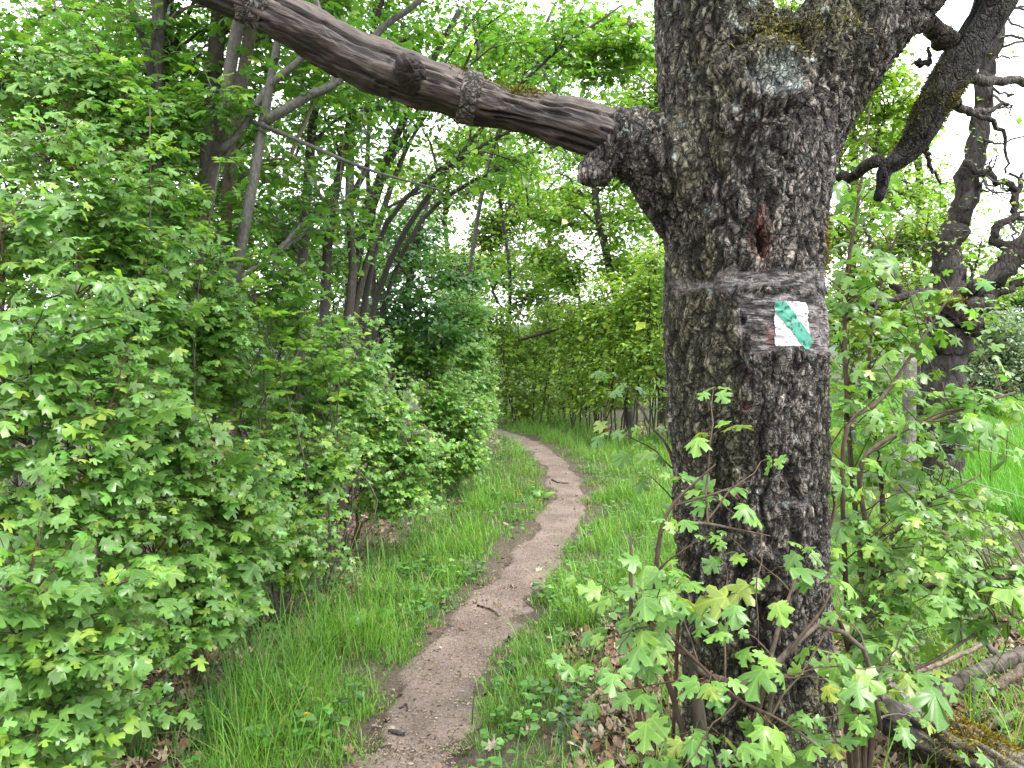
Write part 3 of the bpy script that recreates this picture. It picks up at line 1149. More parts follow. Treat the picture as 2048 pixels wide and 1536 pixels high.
# the dead limb reaching left over the path
def limb_mesh(rows, n, sides, colour, seed, grain=0.004, crackamp=0.006, name="limb", material=None, sq=1.0):
    p, r = pxpath(rows, n)
    V, T, Q = tube(p, r, sides, True)
    m = n * sides
    along = np.repeat(np.concatenate([[0], np.cumsum(np.linalg.norm(np.diff(p, axis=0), axis=1))]), sides)
    ang = np.tile(np.arange(sides) * 2 * math.pi / sides, n)
    R = np.repeat(r, sides)
    q = np.stack([np.cos(ang) * 1.0, np.sin(ang) * 1.0, along * 0], -1) * R[:, None]
    q = np.stack([q[:, 0] * 130, q[:, 1] * 130, along * 5.5], -1)
    warp = fbm(np.stack([along * 6, ang * 0, ang * 0 + seed], -1), seed, 2)[:, None] * A([2.0, 1.5, 0])
    g = fbm(q + warp, seed + 1, 4)
    g2 = fbm(q * A([2.4, 2.4, 2.0]) + warp, seed + 2, 3)
    ck = sst(0.60, 0.68, fbm(q * A([0.8, 0.8, 0.45]) + warp, seed + 3, 3))
    N = nz(V[:m] - np.repeat(p, sides, 0))
    lum = fbm(V[:m] * 11, seed + 5, 3)
    V[:m] += N * ((g - 0.5) * grain * 2.2 + (g2 - .5) * grain - ck * crackamp + (lum - 0.5) * 0.03 * np.minimum(1, R / 0.05))[:, None]
    c = colour(V[:m], g, g2, ck, along, lum, N)
    c = np.concatenate([c, c[:1], c[-1:]])
    return mesh(name, V, T, Q, c, material or M_WOOD, True), p, r


def limb_col(V, g, g2, ck, along, lum, N):
    br = A([0.060, 0.043, 0.036])
    gy_ = A([0.25, 0.22, 0.195])
    rd = A([0.062, 0.034, 0.034])
    k = sst(0.40, 0.62, g * 0.6 + g2 * 0.4 + 0.10 * N[:, 2] + 0.06 * (lum - .5))[:, None]
    w = sst(0.45, 0.6, lum)[:, None]
    c = (br * (1 - w) + rd * w) * (1 - k) + gy_ * k
    return c * (1 - 0.85 * ck[:, None]) * A([0.23, 0.20, 0.185])


LIMB = [(1262, 292, TD - .03, 56), (1225, 276, TD - .035, 55), (1150, 250, TD - .04, 48), (1050, 224, TD - .05, 42), (940, 196, TD - .06, 47), (830, 160, TD - .08, 50), (740, 128, TD - .09, 52), (650, 80, TD - .11, 47),
        (560, 32, TD - .13, 42), (480, -4, TD - .15, 39), (400, -30, TD - .17, 37), (250, -95, TD - .2, 34), (60, -190, TD - .24, 30), (-150, -330, TD - .28, 22)]
lm, LP, LR = limb_mesh(LIMB, 340, 80, limb_col, 80, 0.0065, 0.013, "limb", M_LIMB)
limb = obj("dead_limb", lm, big_tree)
limb["label"] = "bare weathered dead limb reaching over the path"
limb_bvh = BVHTree.FromPolygons([v.co.copy() for v in lm.vertices], [tuple(p_.vertices) for p_ in lm.polygons])


def bark_band(i0, i1, parent, seed, extra=0.006):
    sub_p, sub_r = LP[i0:i1], LR[i0:i1]
    n, sd = len(sub_p), 60
    V, _, Q = tube(sub_p, sub_r + extra, sd, False)
    a = np.tile(np.arange(sd), n)
    k = np.repeat(np.linspace(-1, 1, n), sd)
    edge = fbm(np.stack([np.cos(a * 2 * math.pi / sd) * 3, np.sin(a * 2 * math.pi / sd) * 3, k * 0], -1), seed, 3)
    N = nz(V - np.repeat(sub_p, sd, 0))
    fine = fbm(V * A([140, 140, 40]), seed + 1, 3)
    V += N * ((fine - 0.5) * 0.006)[:, None] - N * (0.016 * sst(0.55 + edge * 0.35, 0.72 + edge * 0.4, np.abs(k)))[:, None]
    c = A([0.13, 0.115, 0.10]) * (0.4 + 1.1 * fine[:, None])
    o = obj("bark_band", mesh("bark_band", V, None, Q, c, M_BARK, True), parent)
    o.location = (0, 0, 0) if parent is limb else o.location
    return o


# where on LP a given px lies
lpx, lpy, _ = proj(LP)


def li_at(px):
    return int(np.argmin(np.abs(lpx - px)))


bark_band(li_at(962), li_at(912), limb, 90)["label"] = "ring of grey peeling bark left on the dead limb"
bark_band(li_at(545), li_at(470), limb, 92)["label"] = "dark bark remnant near the top of the picture"
ks, _, _ = limb_mesh([(832, 165, TD - .1, 34), (822, 146, TD - .13, 33), (814, 132, TD - .155, 29), (810, 124, TD - .165, 24), (808, 121, TD - .162, 12)], 22, 32,
                     lambda V, g, g2, ck, al, lu, N: A([0.024, 0.017, 0.015]) * (0.5 + 1.0 * g[:, None]), 95, 0.004, 0.004, "branch_stub")
stub = obj("branch_stub", ks, limb)
stub.location = (0, 0, 0)


def moss_on(bvh, centre, rad, n, parent, seed, normal=UP, hgt=0.011, col=(0.20, 0.19, 0.035), stretch=(1, 1, 1)):
    rng = np.random.default_rng(seed)
    G = Geo()
    nrm = Vector(normal).normalized()
    done = 0
    VV, TT, CC = [], [], []
    for k in range(n):
        q = A(centre) + rng.normal(0, 0.5, 3) * A(rad) * A(stretch)
        h = bvh.ray_cast(Vector(q) + nrm * 0.3, -nrm)
        if h[0] is None:
            continue
        p, nn_ = A(h[0]), A(h[1])
        if nn_ @ A(nrm) < 0:
            nn_ = -nn_
        d = nz(nn_ + rng.normal(0, 0.55, 3))
        u_ = nz(np.cross(d, rng.normal(0, 1, 3)))
        L_ = hgt * rng.uniform(0.4, 1.3)
        w = 0.0016
        b0 = len(VV) * 4
        VV.append([p + u_ * w - d * 0.002, p - u_ * w - d * 0.002, p + d * L_ * 0.6 + np.cross(d, u_) * w, p + d * L_ - UP * L_ * 0.25])
        TT += [(b0, b0 + 1, b0 + 3), (b0, b0 + 2, b0 + 3), (b0 + 1, b0 + 2, b0 + 3)]
        CC += [A(col) * rng.uniform(0.45, 1.35)] * 4
    G.add(A(VV).reshape(-1, 3), TT, None, A(CC))
    o = obj("moss", G.mesh("moss", M_MOSS, False), parent, "stuff")
    if parent is not big_tree and parent.parent is not None:
        o.location = (0, 0, 0)
    return o


def on_limb(px, dz=0.03):
    i = li_at(px)
    return LP[i] + UP * LR[i]


moss_on(limb_bvh, on_limb(1045), (0.05, 0.05, 0.01), 900, limb, 101, (0, -0.5, 1), 0.016)
moss_on(limb_bvh, on_limb(950), (0.045, 0.05, 0.01), 700, limb, 102, (0, -0.4, 1), 0.014, (0.13, 0.12, 0.03))
moss_on(trunk_bvh, P(1650, 495, TD), (0.008, 0.10, 0.075), 1100, big_tree, 103, (1, -0.25, 0), 0.014, (0.24, 0.20, 0.035))
moss_on(trunk_bvh, P(1590, 60, TD - .1), (0.09, 0.05, 0.05), 650, big_tree, 104, (-0.25, -1, 0.7), 0.008, (0.075, 0.072, 0.018))
moss_on(trunk_bvh, P(1535, 70, TD - .1), (0.012, 0.08, 0.06), 500, big_tree, 105, (1, -0.5, 0.2), 0.012, (0.22, 0.20, 0.05))
moss_on(trunk_bvh, P(1658, 700, TD), (0.008, 0.06, 0.10), 500, big_tree, 106, (1, -0.25, 0), 0.010, (0.20, 0.18, 0.035))


# hanging mossy limb on the right, springing from the right leader above the frame
def moss_col(V, g, g2, ck, along, lum, N):
    k = sst(0.42, 0.62, lum + 0.12 * N[:, 0] * 0 + 0.1 * N[:, 2])[:, None]
    c = A([0.014, 0.0115, 0.0095]) * (0.5 + g[:, None]) * (1 - 0.55 * k) + A([0.030, 0.031, 0.011]) * k * 0.55
    return c * (1 - 0.6 * ck[:, None])


hm, HP_, HR_ = limb_mesh([(2080, -320, TD + .15, 40.9), (2060, -160, TD + .17, 38.3), (2010, -40, TD + .18, 37.0), (1960, 60, TD + .19, 35.1), (1905, 150, TD + .2, 35.7), (1868, 215, TD + .2, 31.9), (1838, 275, TD + .2, 30.0), (1806, 312, TD + .2, 24.2),
                          (1772, 338, TD + .2, 15.4), (1764, 370, TD + .2, 12.8), (1758, 394, TD + .2, 10.9), (1757, 402, TD + .2, 5.8)], 220, 56, moss_col, 110, 0.004, 0.005, "hanging_limb", M_BARK)
hang = obj("hanging_limb", hm, big_tree)
hang["label"] = "dark mossy limb hanging down, broken off at its lower end"
h_bvh = BVHTree.FromPolygons([v.co.copy() for v in hm.vertices], [tuple(p_.vertices) for p_ in hm.polygons])
moss_on(h_bvh, P(1830, 210, TD + .2), (0.03, 0.10, 0.14), 900, hang, 111, (-1, -0.4, 0.4), 0.010, (0.10, 0.095, 0.03))
moss_on(h_bvh, P(1888, 215, TD + .2), (0.02, 0.08, 0.07), 600, hang, 112, (1, -0.5, 0), 0.011, (0.16, 0.15, 0.04))
rg = np.random.default_rng(113)
for rows in ([(1800, 60, TD + .05, 15), (1850, 45, TD + .12, 18), (1875, 62, TD + .17, 20), (1905, 85, TD + .2, 22)],
             [(1890, 150, TD + .2, 20), (1935, 158, TD + .25, 12), (1975, 165, TD + .3, 10), (2050, 158, TD + .4, 8)],
             [(1895, 195, TD + .2, 12), (1935, 220, TD + .25, 8), (1970, 225, TD + .3, 6), (2010, 205, TD + .35, 4)],
             [(1935, 222, TD + .25, 6), (1985, 245, TD + .3, 5), (2012, 290, TD + .3, 3.5), (2010, 350, TD + .3, 2)],
             [(1830, 130, TD + .2, 7), (1860, 125, TD + .2, 5), (1858, 90, TD + .2, 3)],
             [(1850, 290, TD + .22, 5), (1862, 330, TD + .25, 4), (1880, 370, TD + .3, 2)],
             [(1760, 320, TD + .2, 14), (1700, 352, TD + .3, 10), (1665, 357, TD + .35, 8), (1640, 350, TD + .4, 6)]):
    p, r = pxpath(rows, 16)
    p[1:] += rg.normal(0, 0.004, (15, 3))
    G = Geo()
    G.add(*tube(p, r, 8, True), col=(0.075, 0.062, 0.05))
    o = obj("side_branch", G.mesh("side_branch", M_BARK), hang)
    o.location = (0, 0, 0)

# upper limbs and crown above the frame
G, L = Geo(), Leaves()
rg = np.random.default_rng(120)
ends = []
for a_, hs in ((P(1405, -330, TD + .05), 0.118), (P(2090, -330, TD + .15), 0.09)):
    p = curve(A([a_ - UP * .12, a_ + A([.0, .1, .6]), a_ + A([rg.normal(0, .3), .4, 1.7]), a_ + A([rg.normal(0, .5), .5, 3.2])]), 20)
    G.add(*tube(p, np.linspace(hs, 0.03, 20), 14, True, 0.1, 3), col=(0.10, 0.085, 0.07))
    for k in range(9):
        s = p[rg.integers(6, 19)]
        e = s + A([rg.normal(0.3, 1.1), rg.normal(0.6, 1.0), rg.uniform(0.3, 1.5)])
        c = curve(A([s, (s + e) / 2 + A([0, 0, .2]), e]), 8)
        G.add(*tube(c, np.linspace(0.03, 0.012, 8), 7, False), col=(0.10, 0.085, 0.07))
        ends.append(c)
for k in range(110):
    c = ends[rg.integers(len(ends))]
    s = c[rg.integers(3, 8)]
    e = s + A([rg.normal(0, .6), rg.normal(0.2, .6), rg.normal(0.2, .4)])
    spray(L, G, s, e, rg, 0.075, 0.7, 0.3, 0.10, 0.09, 0.006, twigs=False, tint=(0.07, 0.14, 0.03))
obj("upper_limbs", G.mesh("upper_limbs", M_STEM), big_tree)
crown_obj = foliage("crown", L, 'oval', big_tree, rg)

# ------------------------------------------------------------------ plants: stems, branches, sprays
def gpy(d):
    return CYP + FPX * ((CAMZ / d - math.sin(PITCH)) / math.cos(PITCH))


def gpt(px, d):
    p = P(px, gpy(d), d)
    return A([p[0], p[1], float(gz(p[0], p[1])) if abs(p[0]) < 38 and abs(p[1]) < 58 else 0.0])


def on_ground(px, py):
    p = flat_at(px, py)
    return A([p[0], p[1], float(gz(p[0], p[1]))])


def pole(rows, base_px, d, r_base, n=26):
    """stem from the ground through pixel rows (px, py, half width px) at depth d"""
    b = gpt(base_px, d)
    w = [np.append(b - UP * 0.08, r_base * 1.1), np.append(b + UP * 0.12, r_base * 0.88)]
    for r in rows:
        dd = r[3] if len(r) > 3 else d
        w.append(np.append(P(r[0], r[1], dd), r[2] * 0.86 / FPX * dd))
    c = curve(A(w), n)
    return c[:, :3], np.maximum(c[:, 3], 0.002)


def plant(name, label, cat, base, stems, vols, nspray, seed, group=None, leafkind='small', limit=0, bark=(0.10, 0.085, 0.07), stem_name="trunk",
          limbs=0, limb_r=0.02, pinned=None, red=0.0, stem_mat=None, sides=9, leafmat=None, under=0.3, **kw):
    rng = np.random.default_rng(seed)
    base = A(base)
    root = thing(name, label, cat, base, group)
    SP = [np.zeros((0, 3))]
    for k, (p, r) in enumerate(stems):
        G = Geo()
        bc = A(bark) * 0.62 * (np.exp(rng.normal(0, 0.15)))
        V, T, Q = tube(p, r, sides, True, 0.10, seed + k)
        mot = fbm(V * A([14, 14, 5]), seed + k, 3)[:, None]
        lich = sst(0.58, 0.70, fbm(V * A([22, 22, 12]), seed + k + 50, 3))[:, None]
        G.add(V, T, Q, bc * (0.6 + 0.8 * mot) * (1 - 0.5 * lich) + A([0.11, 0.12, 0.095]) * 0.5 * lich)
        obj(stem_name, G.mesh(stem_name, stem_mat or M_STEM), root)
        q = curve(p, 60)
        SP.append(q[10:])
    SP = np.concatenate(SP)
    L, G = Leaves(), Geo()
    wsum = sum(v[2] if len(v) > 2 else 1 for v in vols)
    targets = []
    for v in vols:
        m = max(1, int(round(nspray * (v[2] if len(v) > 2 else 1) / wsum)))
        targets.append(ell(rng, v[0], v[1], m))
    targets = np.concatenate(targets)
    if pinned is not None:
        targets = np.concatenate([targets, pinned])
    targets[:, 2] = np.maximum(targets[:, 2], 0.12)
    if limbs:
        pick = targets[rng.choice(len(targets), min(limbs, len(targets)), replace=False)]
        for t in pick:
            d = np.linalg.norm(SP - t, axis=1) + np.maximum(0, SP[:, 2] - t[2] + under) * 1.5
            s = SP[int(np.argmin(d + rng.uniform(0, 0.3, len(d))))]
            ln = np.linalg.norm(t - s)
            m = (s + t) / 2 + A([0, 0, 0.12 * ln]) + rng.normal(0, 0.06 * ln, 3)
            c = curve(A([s, m, t]), 9)
            c[1:] += rng.normal(0, 0.012 * ln, (8, 3))
            G.add(*tube(c, np.linspace(limb_r, limb_r * 0.35, 9), 5, False), col=A(bark) * 0.9)
            SP = np.concatenate([SP, curve(c, 16)[4:]])
    reach = kw.pop('reach', 0.5)
    for t in targets:
        d = np.linalg.norm(SP - t, axis=1) + np.maximum(0, SP[:, 2] - t[2] + under * 0.3) * 1.2
        s = SP[int(np.argmin(d * rng.uniform(0.85, 1.15, len(d))))]
        ln = np.linalg.norm(t - s)
        if ln < 0.12:
            t = t + nz(rng.normal(0, 1, 3)) * 0.2
        spray(L, G, s, t, rng, reach=reach * rng.uniform(0.7, 1.2), r0=kw.get('r0', 0.004) * (1 + 0.5 * min(ln, 2)), **{k: v for k, v in kw.items() if k != 'r0'}, bark=A(bark) * 0.75)
    if G.n:
        obj("twigs", G.mesh("twigs", M_STEM), root, "stuff")
    data = L.cat()
    if limit:
        near_i, rest = split_leaves(data, limit)
        leaf_objects(root, data, near_i, rng, red)
        if len(rest):
            foliage("foliage", L, 'maple2' if leafkind == 'maple' else leafkind, root, rng, leafmat or M_LEAFD, tuple(x[rest] for x in data))
    else:
        foliage("foliage" if cat != "tree" else "crown", L, leafkind, root, rng, leafmat or M_LEAFD, data)
    return root


def V3(px, py, d, r, w=1):
    return (P(px, py, d), r, w)


MAPLE = dict(leafkind='maple', leaf=0.060, reach=0.5, twl=0.19, gap=0.07, sp=0.06, r0=0.0035, tint=(0.100, 0.205, 0.042), bark=(0.115, 0.080, 0.055), stem_name="stem",
             face=(0.55, -0.55, 0.0), petiole=True, droop=0.35, yel=0.16)
gname = "maple shrubs of the thicket on the left"


def stems_to(base, ends, r, seed, n=14, lift=0.35):
    rng = np.random.default_rng(seed)
    out = []
    for k, e in enumerate(ends):
        b = A(base) + A([rng.normal(0, .06), rng.normal(0, .06), -0.05])
        e = A(e)
        m1 = b + (e - b) * 0.35 + UP * lift * np.linalg.norm(e - b) * 0.3
        m2 = b + (e - b) * 0.7 + UP * lift * np.linalg.norm(e - b) * 0.22
        c = curve(A([b, m1, m2, e]), n)
        c[2:] += rng.normal(0, 0.012, (n - 2, 3))
        out.append((c, np.linspace(r, r * 0.3, n)))
    return out


def maple_shrub(label, base, ends, vols, ns, seed, limit=300, r=0.013, **kw):
    k = dict(MAPLE)
    k.update(kw)
    return plant("maple_shrub", label, "shrub", base, stems_to(base, ends, r, seed), vols, ns, seed, gname, limit=limit, **k)


# --- thicket on the left, near to far
b = A([-1.72, 2.55, 0.0])
maple_shrub("low maple sprays with pale tip leaves over the grass in the bottom left corner", b, [P(120, 1280, 2.4), P(40, 1200, 2.3), P(210, 1180, 2.5)],
            [V3(90, 1300, 2.30, (.26, .16, .14)), V3(40, 1110, 2.35, (.25, .2, .18)), V3(220, 1170, 2.5, (.22, .18, .16), 0.8), V3(120, 1440, 2.3, (.3, .2, .10), .6), V3(250, 1380, 2.5, (.16, .16, .10), .5), V3(30, 1480, 2.2, (.2, .15, .08), .5)], 66, 201, leaf=0.060)
b = A([-1.95, 3.0, 0.0])
maple_shrub("leafy maple shrub at the left edge, level with the trail blaze", b, [P(60, 700, 2.8), P(150, 560, 2.9), P(10, 480, 2.9), P(200, 850, 2.8)],
            [V3(60, 860, 2.65, (.3, .28, .26)), V3(180, 960, 2.75, (.26, .25, .22)), V3(90, 620, 2.85, (.34, .3, .28)), V3(220, 740, 2.95, (.24, .3, .22)), V3(20, 440, 3.0, (.3, .3, .25)), V3(-20, 1010, 2.9, (.25, .25, .2))], 128, 202, leaf=0.057)
b = A([-1.85, 3.5, 0.0])
maple_shrub("tall maple shrub on the left whose sprays hide the pole trunks' lower half", b, [P(180, 420, 3.5), P(260, 600, 3.4), P(90, 280, 3.6), P(320, 780, 3.3)],
            [V3(230, 430, 3.5, (.34, .3, .24)), V3(110, 300, 3.6, (.4, .35, .28)), V3(300, 640, 3.4, (.26, .3, .24)), V3(330, 850, 3.2, (.24, .26, .24)), V3(350, 500, 3.7, (.2, .3, .2), .7)], 120, 203, leaf=0.056)
b = A([-1.52, 3.55, 0.0])
maple_shrub("rounded maple shrub in the middle of the left thicket, its twigs hanging to the litter", b, [P(330, 980, 3.2), P(430, 900, 3.4), P(300, 1120, 3.1), P(480, 1060, 3.4)],
            [V3(310, 1010, 3.1, (.26, .25, .22)), V3(430, 930, 3.4, (.26, .26, .22)), V3(330, 1180, 3.05, (.24, .2, .16)), V3(480, 1090, 3.4, (.22, .2, .18)), V3(500, 960, 3.6, (.2, .2, .18), .7), V3(400, 1230, 3.1, (.24, .18, .08), .8), V3(300, 1300, 2.9, (.2, .16, .07), .5)], 135, 204, leaf=0.053)
b = A([-1.38, 4.6, 0.0])
maple_shrub("bright maple shrub with yellow tips right of the grey pole trunks", b, [P(520, 900, 4.3), P(600, 950, 4.4), P(560, 1040, 4.2), P(470, 780, 4.4)],
            [V3(540, 900, 4.3, (.3, .3, .26)), V3(620, 1000, 4.4, (.26, .26, .22)), V3(560, 1060, 4.1, (.24, .25, .14)), V3(450, 760, 4.4, (.3, .3, .22), .8), V3(690, 900, 4.8, (.22, .3, .24), .8), V3(600, 1110, 4.3, (.3, .25, .08), .8)], 150, 205, limit=260, leaf=0.050, yel=0.3)
b = A([-1.95, 4.4, 0.0])
maple_shrub("upper maple sprays hanging in front of the close pair of slim trunks", b, [P(330, 420, 4.2), P(400, 560, 4.1), P(300, 260, 4.3), P(250, 180, 4.3)],
            [V3(330, 380, 4.2, (.34, .3, .24)), V3(400, 560, 4.0, (.24, .3, .3)), V3(380, 720, 4.0, (.24, .3, .2)), V3(280, 220, 4.2, (.36, .3, .22)), V3(150, 150, 4.2, (.4, .3, .22), .8), V3(460, 650, 4.1, (.12, .2, .2), .5)], 150, 209, limit=300, leafkind='maple2', leaf=0.056, petiole=False)
b = A([-1.6, 5.2, 0.0])
maple_shrub("loose maple shrub before the dark stems in the hollow of the thicket", b, [P(600, 740, 5.0), P(660, 800, 5.1), P(560, 640, 5.0)],
            [V3(610, 760, 5.0, (.28, .3, .22)), V3(690, 800, 5.3, (.26, .3, .2)), V3(560, 620, 5.0, (.22, .3, .24), .7), V3(720, 690, 5.6, (.24, .3, .22), .6), V3(560, 850, 4.8, (.22, .3, .2), .8)], 120, 210, limit=300, leafkind='maple2', leaf=0.050, petiole=False)
k2 = dict(leafkind='maple2', petiole=False, limit=0, gap=0.075)
b = A([-1.30, 6.1, 0.0])
maple_shrub("small-leaved maple bush leaning over the verge halfway along the path", b, [P(760, 830, 5.8), P(820, 900, 5.8), P(720, 900, 5.6), P(800, 980, 5.7)],
            [V3(770, 800, 5.9, (.35, .4, .26)), V3(830, 900, 5.9, (.33, .4, .28)), V3(730, 900, 5.6, (.3, .4, .3)), V3(810, 1000, 5.7, (.30, .35, .16), .8)], 170, 206, leaf=0.047, yel=0.22, **dict(k2, limit=300))
b = A([-0.85, 8.6, 0.0])
maple_shrub("dense pale bush bulging towards the bend of the path", b, [P(880, 800, 8.3), P(930, 840, 8.3), P(860, 720, 8.5), P(930, 920, 8.2)],
            [V3(890, 790, 8.4, (.5, .6, .36)), V3(940, 850, 8.4, (.28, .6, .42)), V3(890, 920, 8.2, (.42, .5, .26)), V3(850, 700, 8.8, (.45, .6, .3))], 260, 207, leaf=0.050, twl=.24, yel=0.2, **k2)
b = A([-0.75, 11.4, 0.0])
maple_shrub("last bush of the left thicket before the path turns out of sight", b, [P(940, 700, 11), P(960, 760, 11), P(930, 640, 11.3)],
            [V3(945, 720, 11.2, (.34, .8, .6)), V3(955, 820, 11.0, (.28, .7, .4)), V3(915, 620, 11.5, (.5, .8, .5))], 230, 208, leaf=0.062, twl=.28, yel=0.15, **dict(k2, gap=0.09))

# --- pole trees of the thicket
DULL = dict(leafkind='oval', leaf=0.062, reach=0.7, twl=0.26, gap=0.10, sp=0.085, tint=(0.075, 0.165, 0.030), bark=(0.115, 0.105, 0.09), droop=0.3, limbs=9, limb_r=0.016, yel=0.14)
gp = "young trees with slim trunks in the left thicket"


def pole_tree(label, rows, base_px, d, r, vols, ns, seed, extra=None, sd=10, **kw):
    k = dict(DULL)
    k.update(kw)
    st = [pole(rows, base_px, d, r)]
    for e in (extra or []):
        st.append(pxpath(e, 16))
    return plant("young_tree", label, "tree", gpt(base_px, d), st, vols, ns, seed, gp, sides=sd, **k)


pole_tree("slim speckled grey trunk, left one of the close pair at upper left", [(322, 800, 16), (316, 560, 16), (309, 330, 16), (312, 150, 15), (318, -20, 15), (322, -300, 12), (330, -800, 6)], 335, 5.0, 0.055,
          [V3(150, 80, 4.6, (.5, .5, .4)), V3(260, 140, 5.2, (.5, .6, .4)), V3(60, 200, 4.8, (.4, .6, .4)), V3(330, -200, 5, (1, 1, .8), .8)], 130, 301, [[(312, 200, 5, 8), (290, 90, 4.9, 7), (262, 10, 4.8, 6), (240, -150, 4.8, 4)]], leafkind='maple2', leaf=0.07)
pole_tree("slim dark trunk, right one of the close pair at upper left", [(352, 800, 13), (345, 560, 13), (325, 230, 13), (333, 100, 13), (338, -20, 12), (350, -300, 9), (370, -700, 5)], 362, 5.3, 0.05,
          [V3(380, 120, 5.4, (.5, .6, .4)), V3(330, 330, 5.4, (.5, .5, .35)), V3(420, -120, 5.3, (.9, .9, .6))], 105, 302, [[(332, 150, 5.3, 6), (360, 60, 5.3, 5), (385, 10, 5.3, 4), (420, -80, 5.3, 3)]], bark=(0.075, 0.066, 0.058), leafkind='maple2', leaf=0.066)
pole_tree("dark brown trunk rising behind the left end of the dead limb", [(400, 800, 18), (408, 560, 18), (416, 300, 18), (430, 120, 18), (440, 0, 18), (452, -250, 14), (480, -700, 8)], 395, 5.2, 0.066,
          [V3(480, 160, 5.6, (.5, .6, .4)), V3(560, -120, 5.4, (.9, .8, .5)), V3(420, 400, 5.6, (.4, .5, .3), .6)], 90, 303, bark=(0.085, 0.068, 0.055))
pole_tree("pale lichen-spotted trunk leaning right behind the dead limb's upper end", [(366, 830, 11), (380, 750, 11), (396, 570, 12), (410, 460, 13), (430, 330, 13), (448, 220, 14), (468, 90, 14), (490, -20, 13), (520, -250, 10), (560, -600, 6)], 346, 4.6, 0.04,
          [V3(430, 190, 4.4, (.14, .2, .16), .5), V3(520, -150, 4.7, (.8, .7, .5)), V3(470, 460, 4.8, (.3, .35, .25), .5)], 60, 304, bark=(0.18, 0.165, 0.14), leafkind='maple2', leaf=0.062)
pole_tree("brown trunk just right of the pale lichen-spotted one", [(470, 800, 12), (455, 600, 12), (452, 450, 13), (465, 290, 14), (488, 140, 14), (505, 40, 13), (530, -120, 11), (580, -500, 6)], 490, 5.0, 0.052,
          [V3(610, 60, 5.4, (.5, .6, .4)), V3(560, 300, 5.2, (.35, .4, .3), .6), V3(640, -150, 5.2, (.9, .8, .5))], 85, 305, bark=(0.11, 0.088, 0.066))
pole_tree("smooth light grey trunk leaning up to the dead limb, forked near its top", [(420, 830, 14), (432, 755, 14), (452, 650, 13), (472, 550, 13), (492, 440, 13), (512, 330, 12), (530, 225, 11), (545, 140, 9), (556, 80, 9), (570, -40, 8), (590, -300, 5)], 402, 4.5, 0.05,
          [V3(560, 560, 4.6, (.22, .25, .18), .8), V3(700, 120, 4.8, (.5, .5, .3)), V3(600, -120, 4.6, (.7, .6, .4)), V3(640, 400, 5.0, (.35, .4, .3))], 95, 306,
          [[(525, 245, 4.5, 10), (560, 225, 4.5, 10), (620, 190, 4.5, 9), (680, 160, 4.5, 8), (760, 60, 4.6, 7), (830, 10, 4.6, 6), (900, -60, 4.7, 4)],
           [(440, 305, 4.5, 9), (480, 265, 4.5, 8), (510, 215, 4.5, 8), (545, 165, 4.5, 8), (590, 128, 4.5, 7), (650, 70, 4.5, 5)],
           [(495, 240, 4.5, 5), (560, 265, 4.45, 4.5), (640, 300, 4.4, 4), (740, 340, 4.4, 3), (880, 380, 4.4, 2)]], bark=(0.175, 0.165, 0.15), leafkind='maple2', leaf=0.058)
darkb = (0.060, 0.050, 0.042)
pole_tree("dark upright trunk left of the gap beneath the dead limb", [(598, 800, 13), (600, 600, 13), (612, 420, 12), (622, 280, 11), (634, 160, 10), (640, 20, 9), (650, -250, 6)], 590, 6.2, 0.062,
          [V3(650, 200, 6.2, (.6, .7, .45)), V3(600, 430, 6.6, (.4, .6, .4)), V3(700, -60, 6.3, (.9, .9, .5))], 120, 307, bark=darkb)
pole_tree("twin dark stems crossing low in the middle of the thicket", [(640, 820, 11), (648, 640, 11), (655, 500, 11), (668, 400, 10), (690, 290, 9), (720, 160, 8), (770, -20, 6)], 632, 6.5, 0.055,
          [V3(740, 250, 6.6, (.6, .7, .45)), V3(680, 480, 6.9, (.4, .6, .35)), V3(800, 40, 6.6, (.7, .8, .5))], 120, 308, [[(630, 880, 6.5, 8), (680, 720, 6.5, 8), (705, 560, 6.5, 8), (700, 420, 6.5, 7), (735, 330, 6.5, 6)]], bark=darkb)
fan = []
for i, (e1, e2) in enumerate((((760, 440), (812, 300)), ((720, 430), (872, 200)), ((790, 420), (1000, 272)), ((760, 380), (930, 60)), ((830, 430), (1060, 150)), ((735, 300), (765, 80)), ((860, 420), (1090, 300)))):
    d_ = 7.2 + 0.15 * i
    w_ = (7, 5, 6, 4, 6, 5, 5)[i]
    fan.append([(690 + 8 * i, 820, d_, w_), (705 + 9 * i, 640, d_, w_), (*e1, d_, w_ * .9), (*e2, d_, w_ * .6), (e2[0] + (e2[0] - e1[0]) * .8, e2[1] + (e2[1] - e1[1]) * .5, d_ + .1, w_ * .3)])
pole_tree("clump of many dark stems fanning out to the right over the path", [(690, 800, 12), (700, 600, 12), (735, 430, 11), (790, 280, 9), (850, 150, 8), (920, 20, 6)], 682, 7.2, 0.07,
          [V3(860, 300, 7.4, (.7, .8, .45)), V3(960, 200, 7.6, (.7, .8, .45)), V3(1080, 120, 7.8, (.7, .9, .4)), V3(1010, 330, 7.9, (.7, .8, .35), .8), V3(800, 120, 7.4, (.8, .9, .45)), V3(950, 20, 7.4, (.9, .9, .4))], 215, 309, fan, bark=darkb, tint=(0.078, 0.17, 0.028), limbs=14)
pole_tree("dark-leaved bushy tree leaning over the bend from the left", [(800, 760, 9), (812, 620, 9), (830, 500, 8), (860, 380, 6)], 790, 9.0, 0.06,
          [V3(830, 560, 8.6, (.65, .8, .45)), V3(880, 640, 8.6, (.55, .8, .35)), V3(760, 600, 8.8, (.6, .8, .4)), V3(800, 470, 9.0, (.7, .8, .4)), V3(930, 560, 9.2, (.35, .6, .3), .6), V3(740, 700, 8.4, (.5, .7, .3), .8)], 330, 310, bark=darkb, tint=(0.050, 0.125, 0.034), leafkind='round', leaf=0.058, limbs=16, yel=0.05)
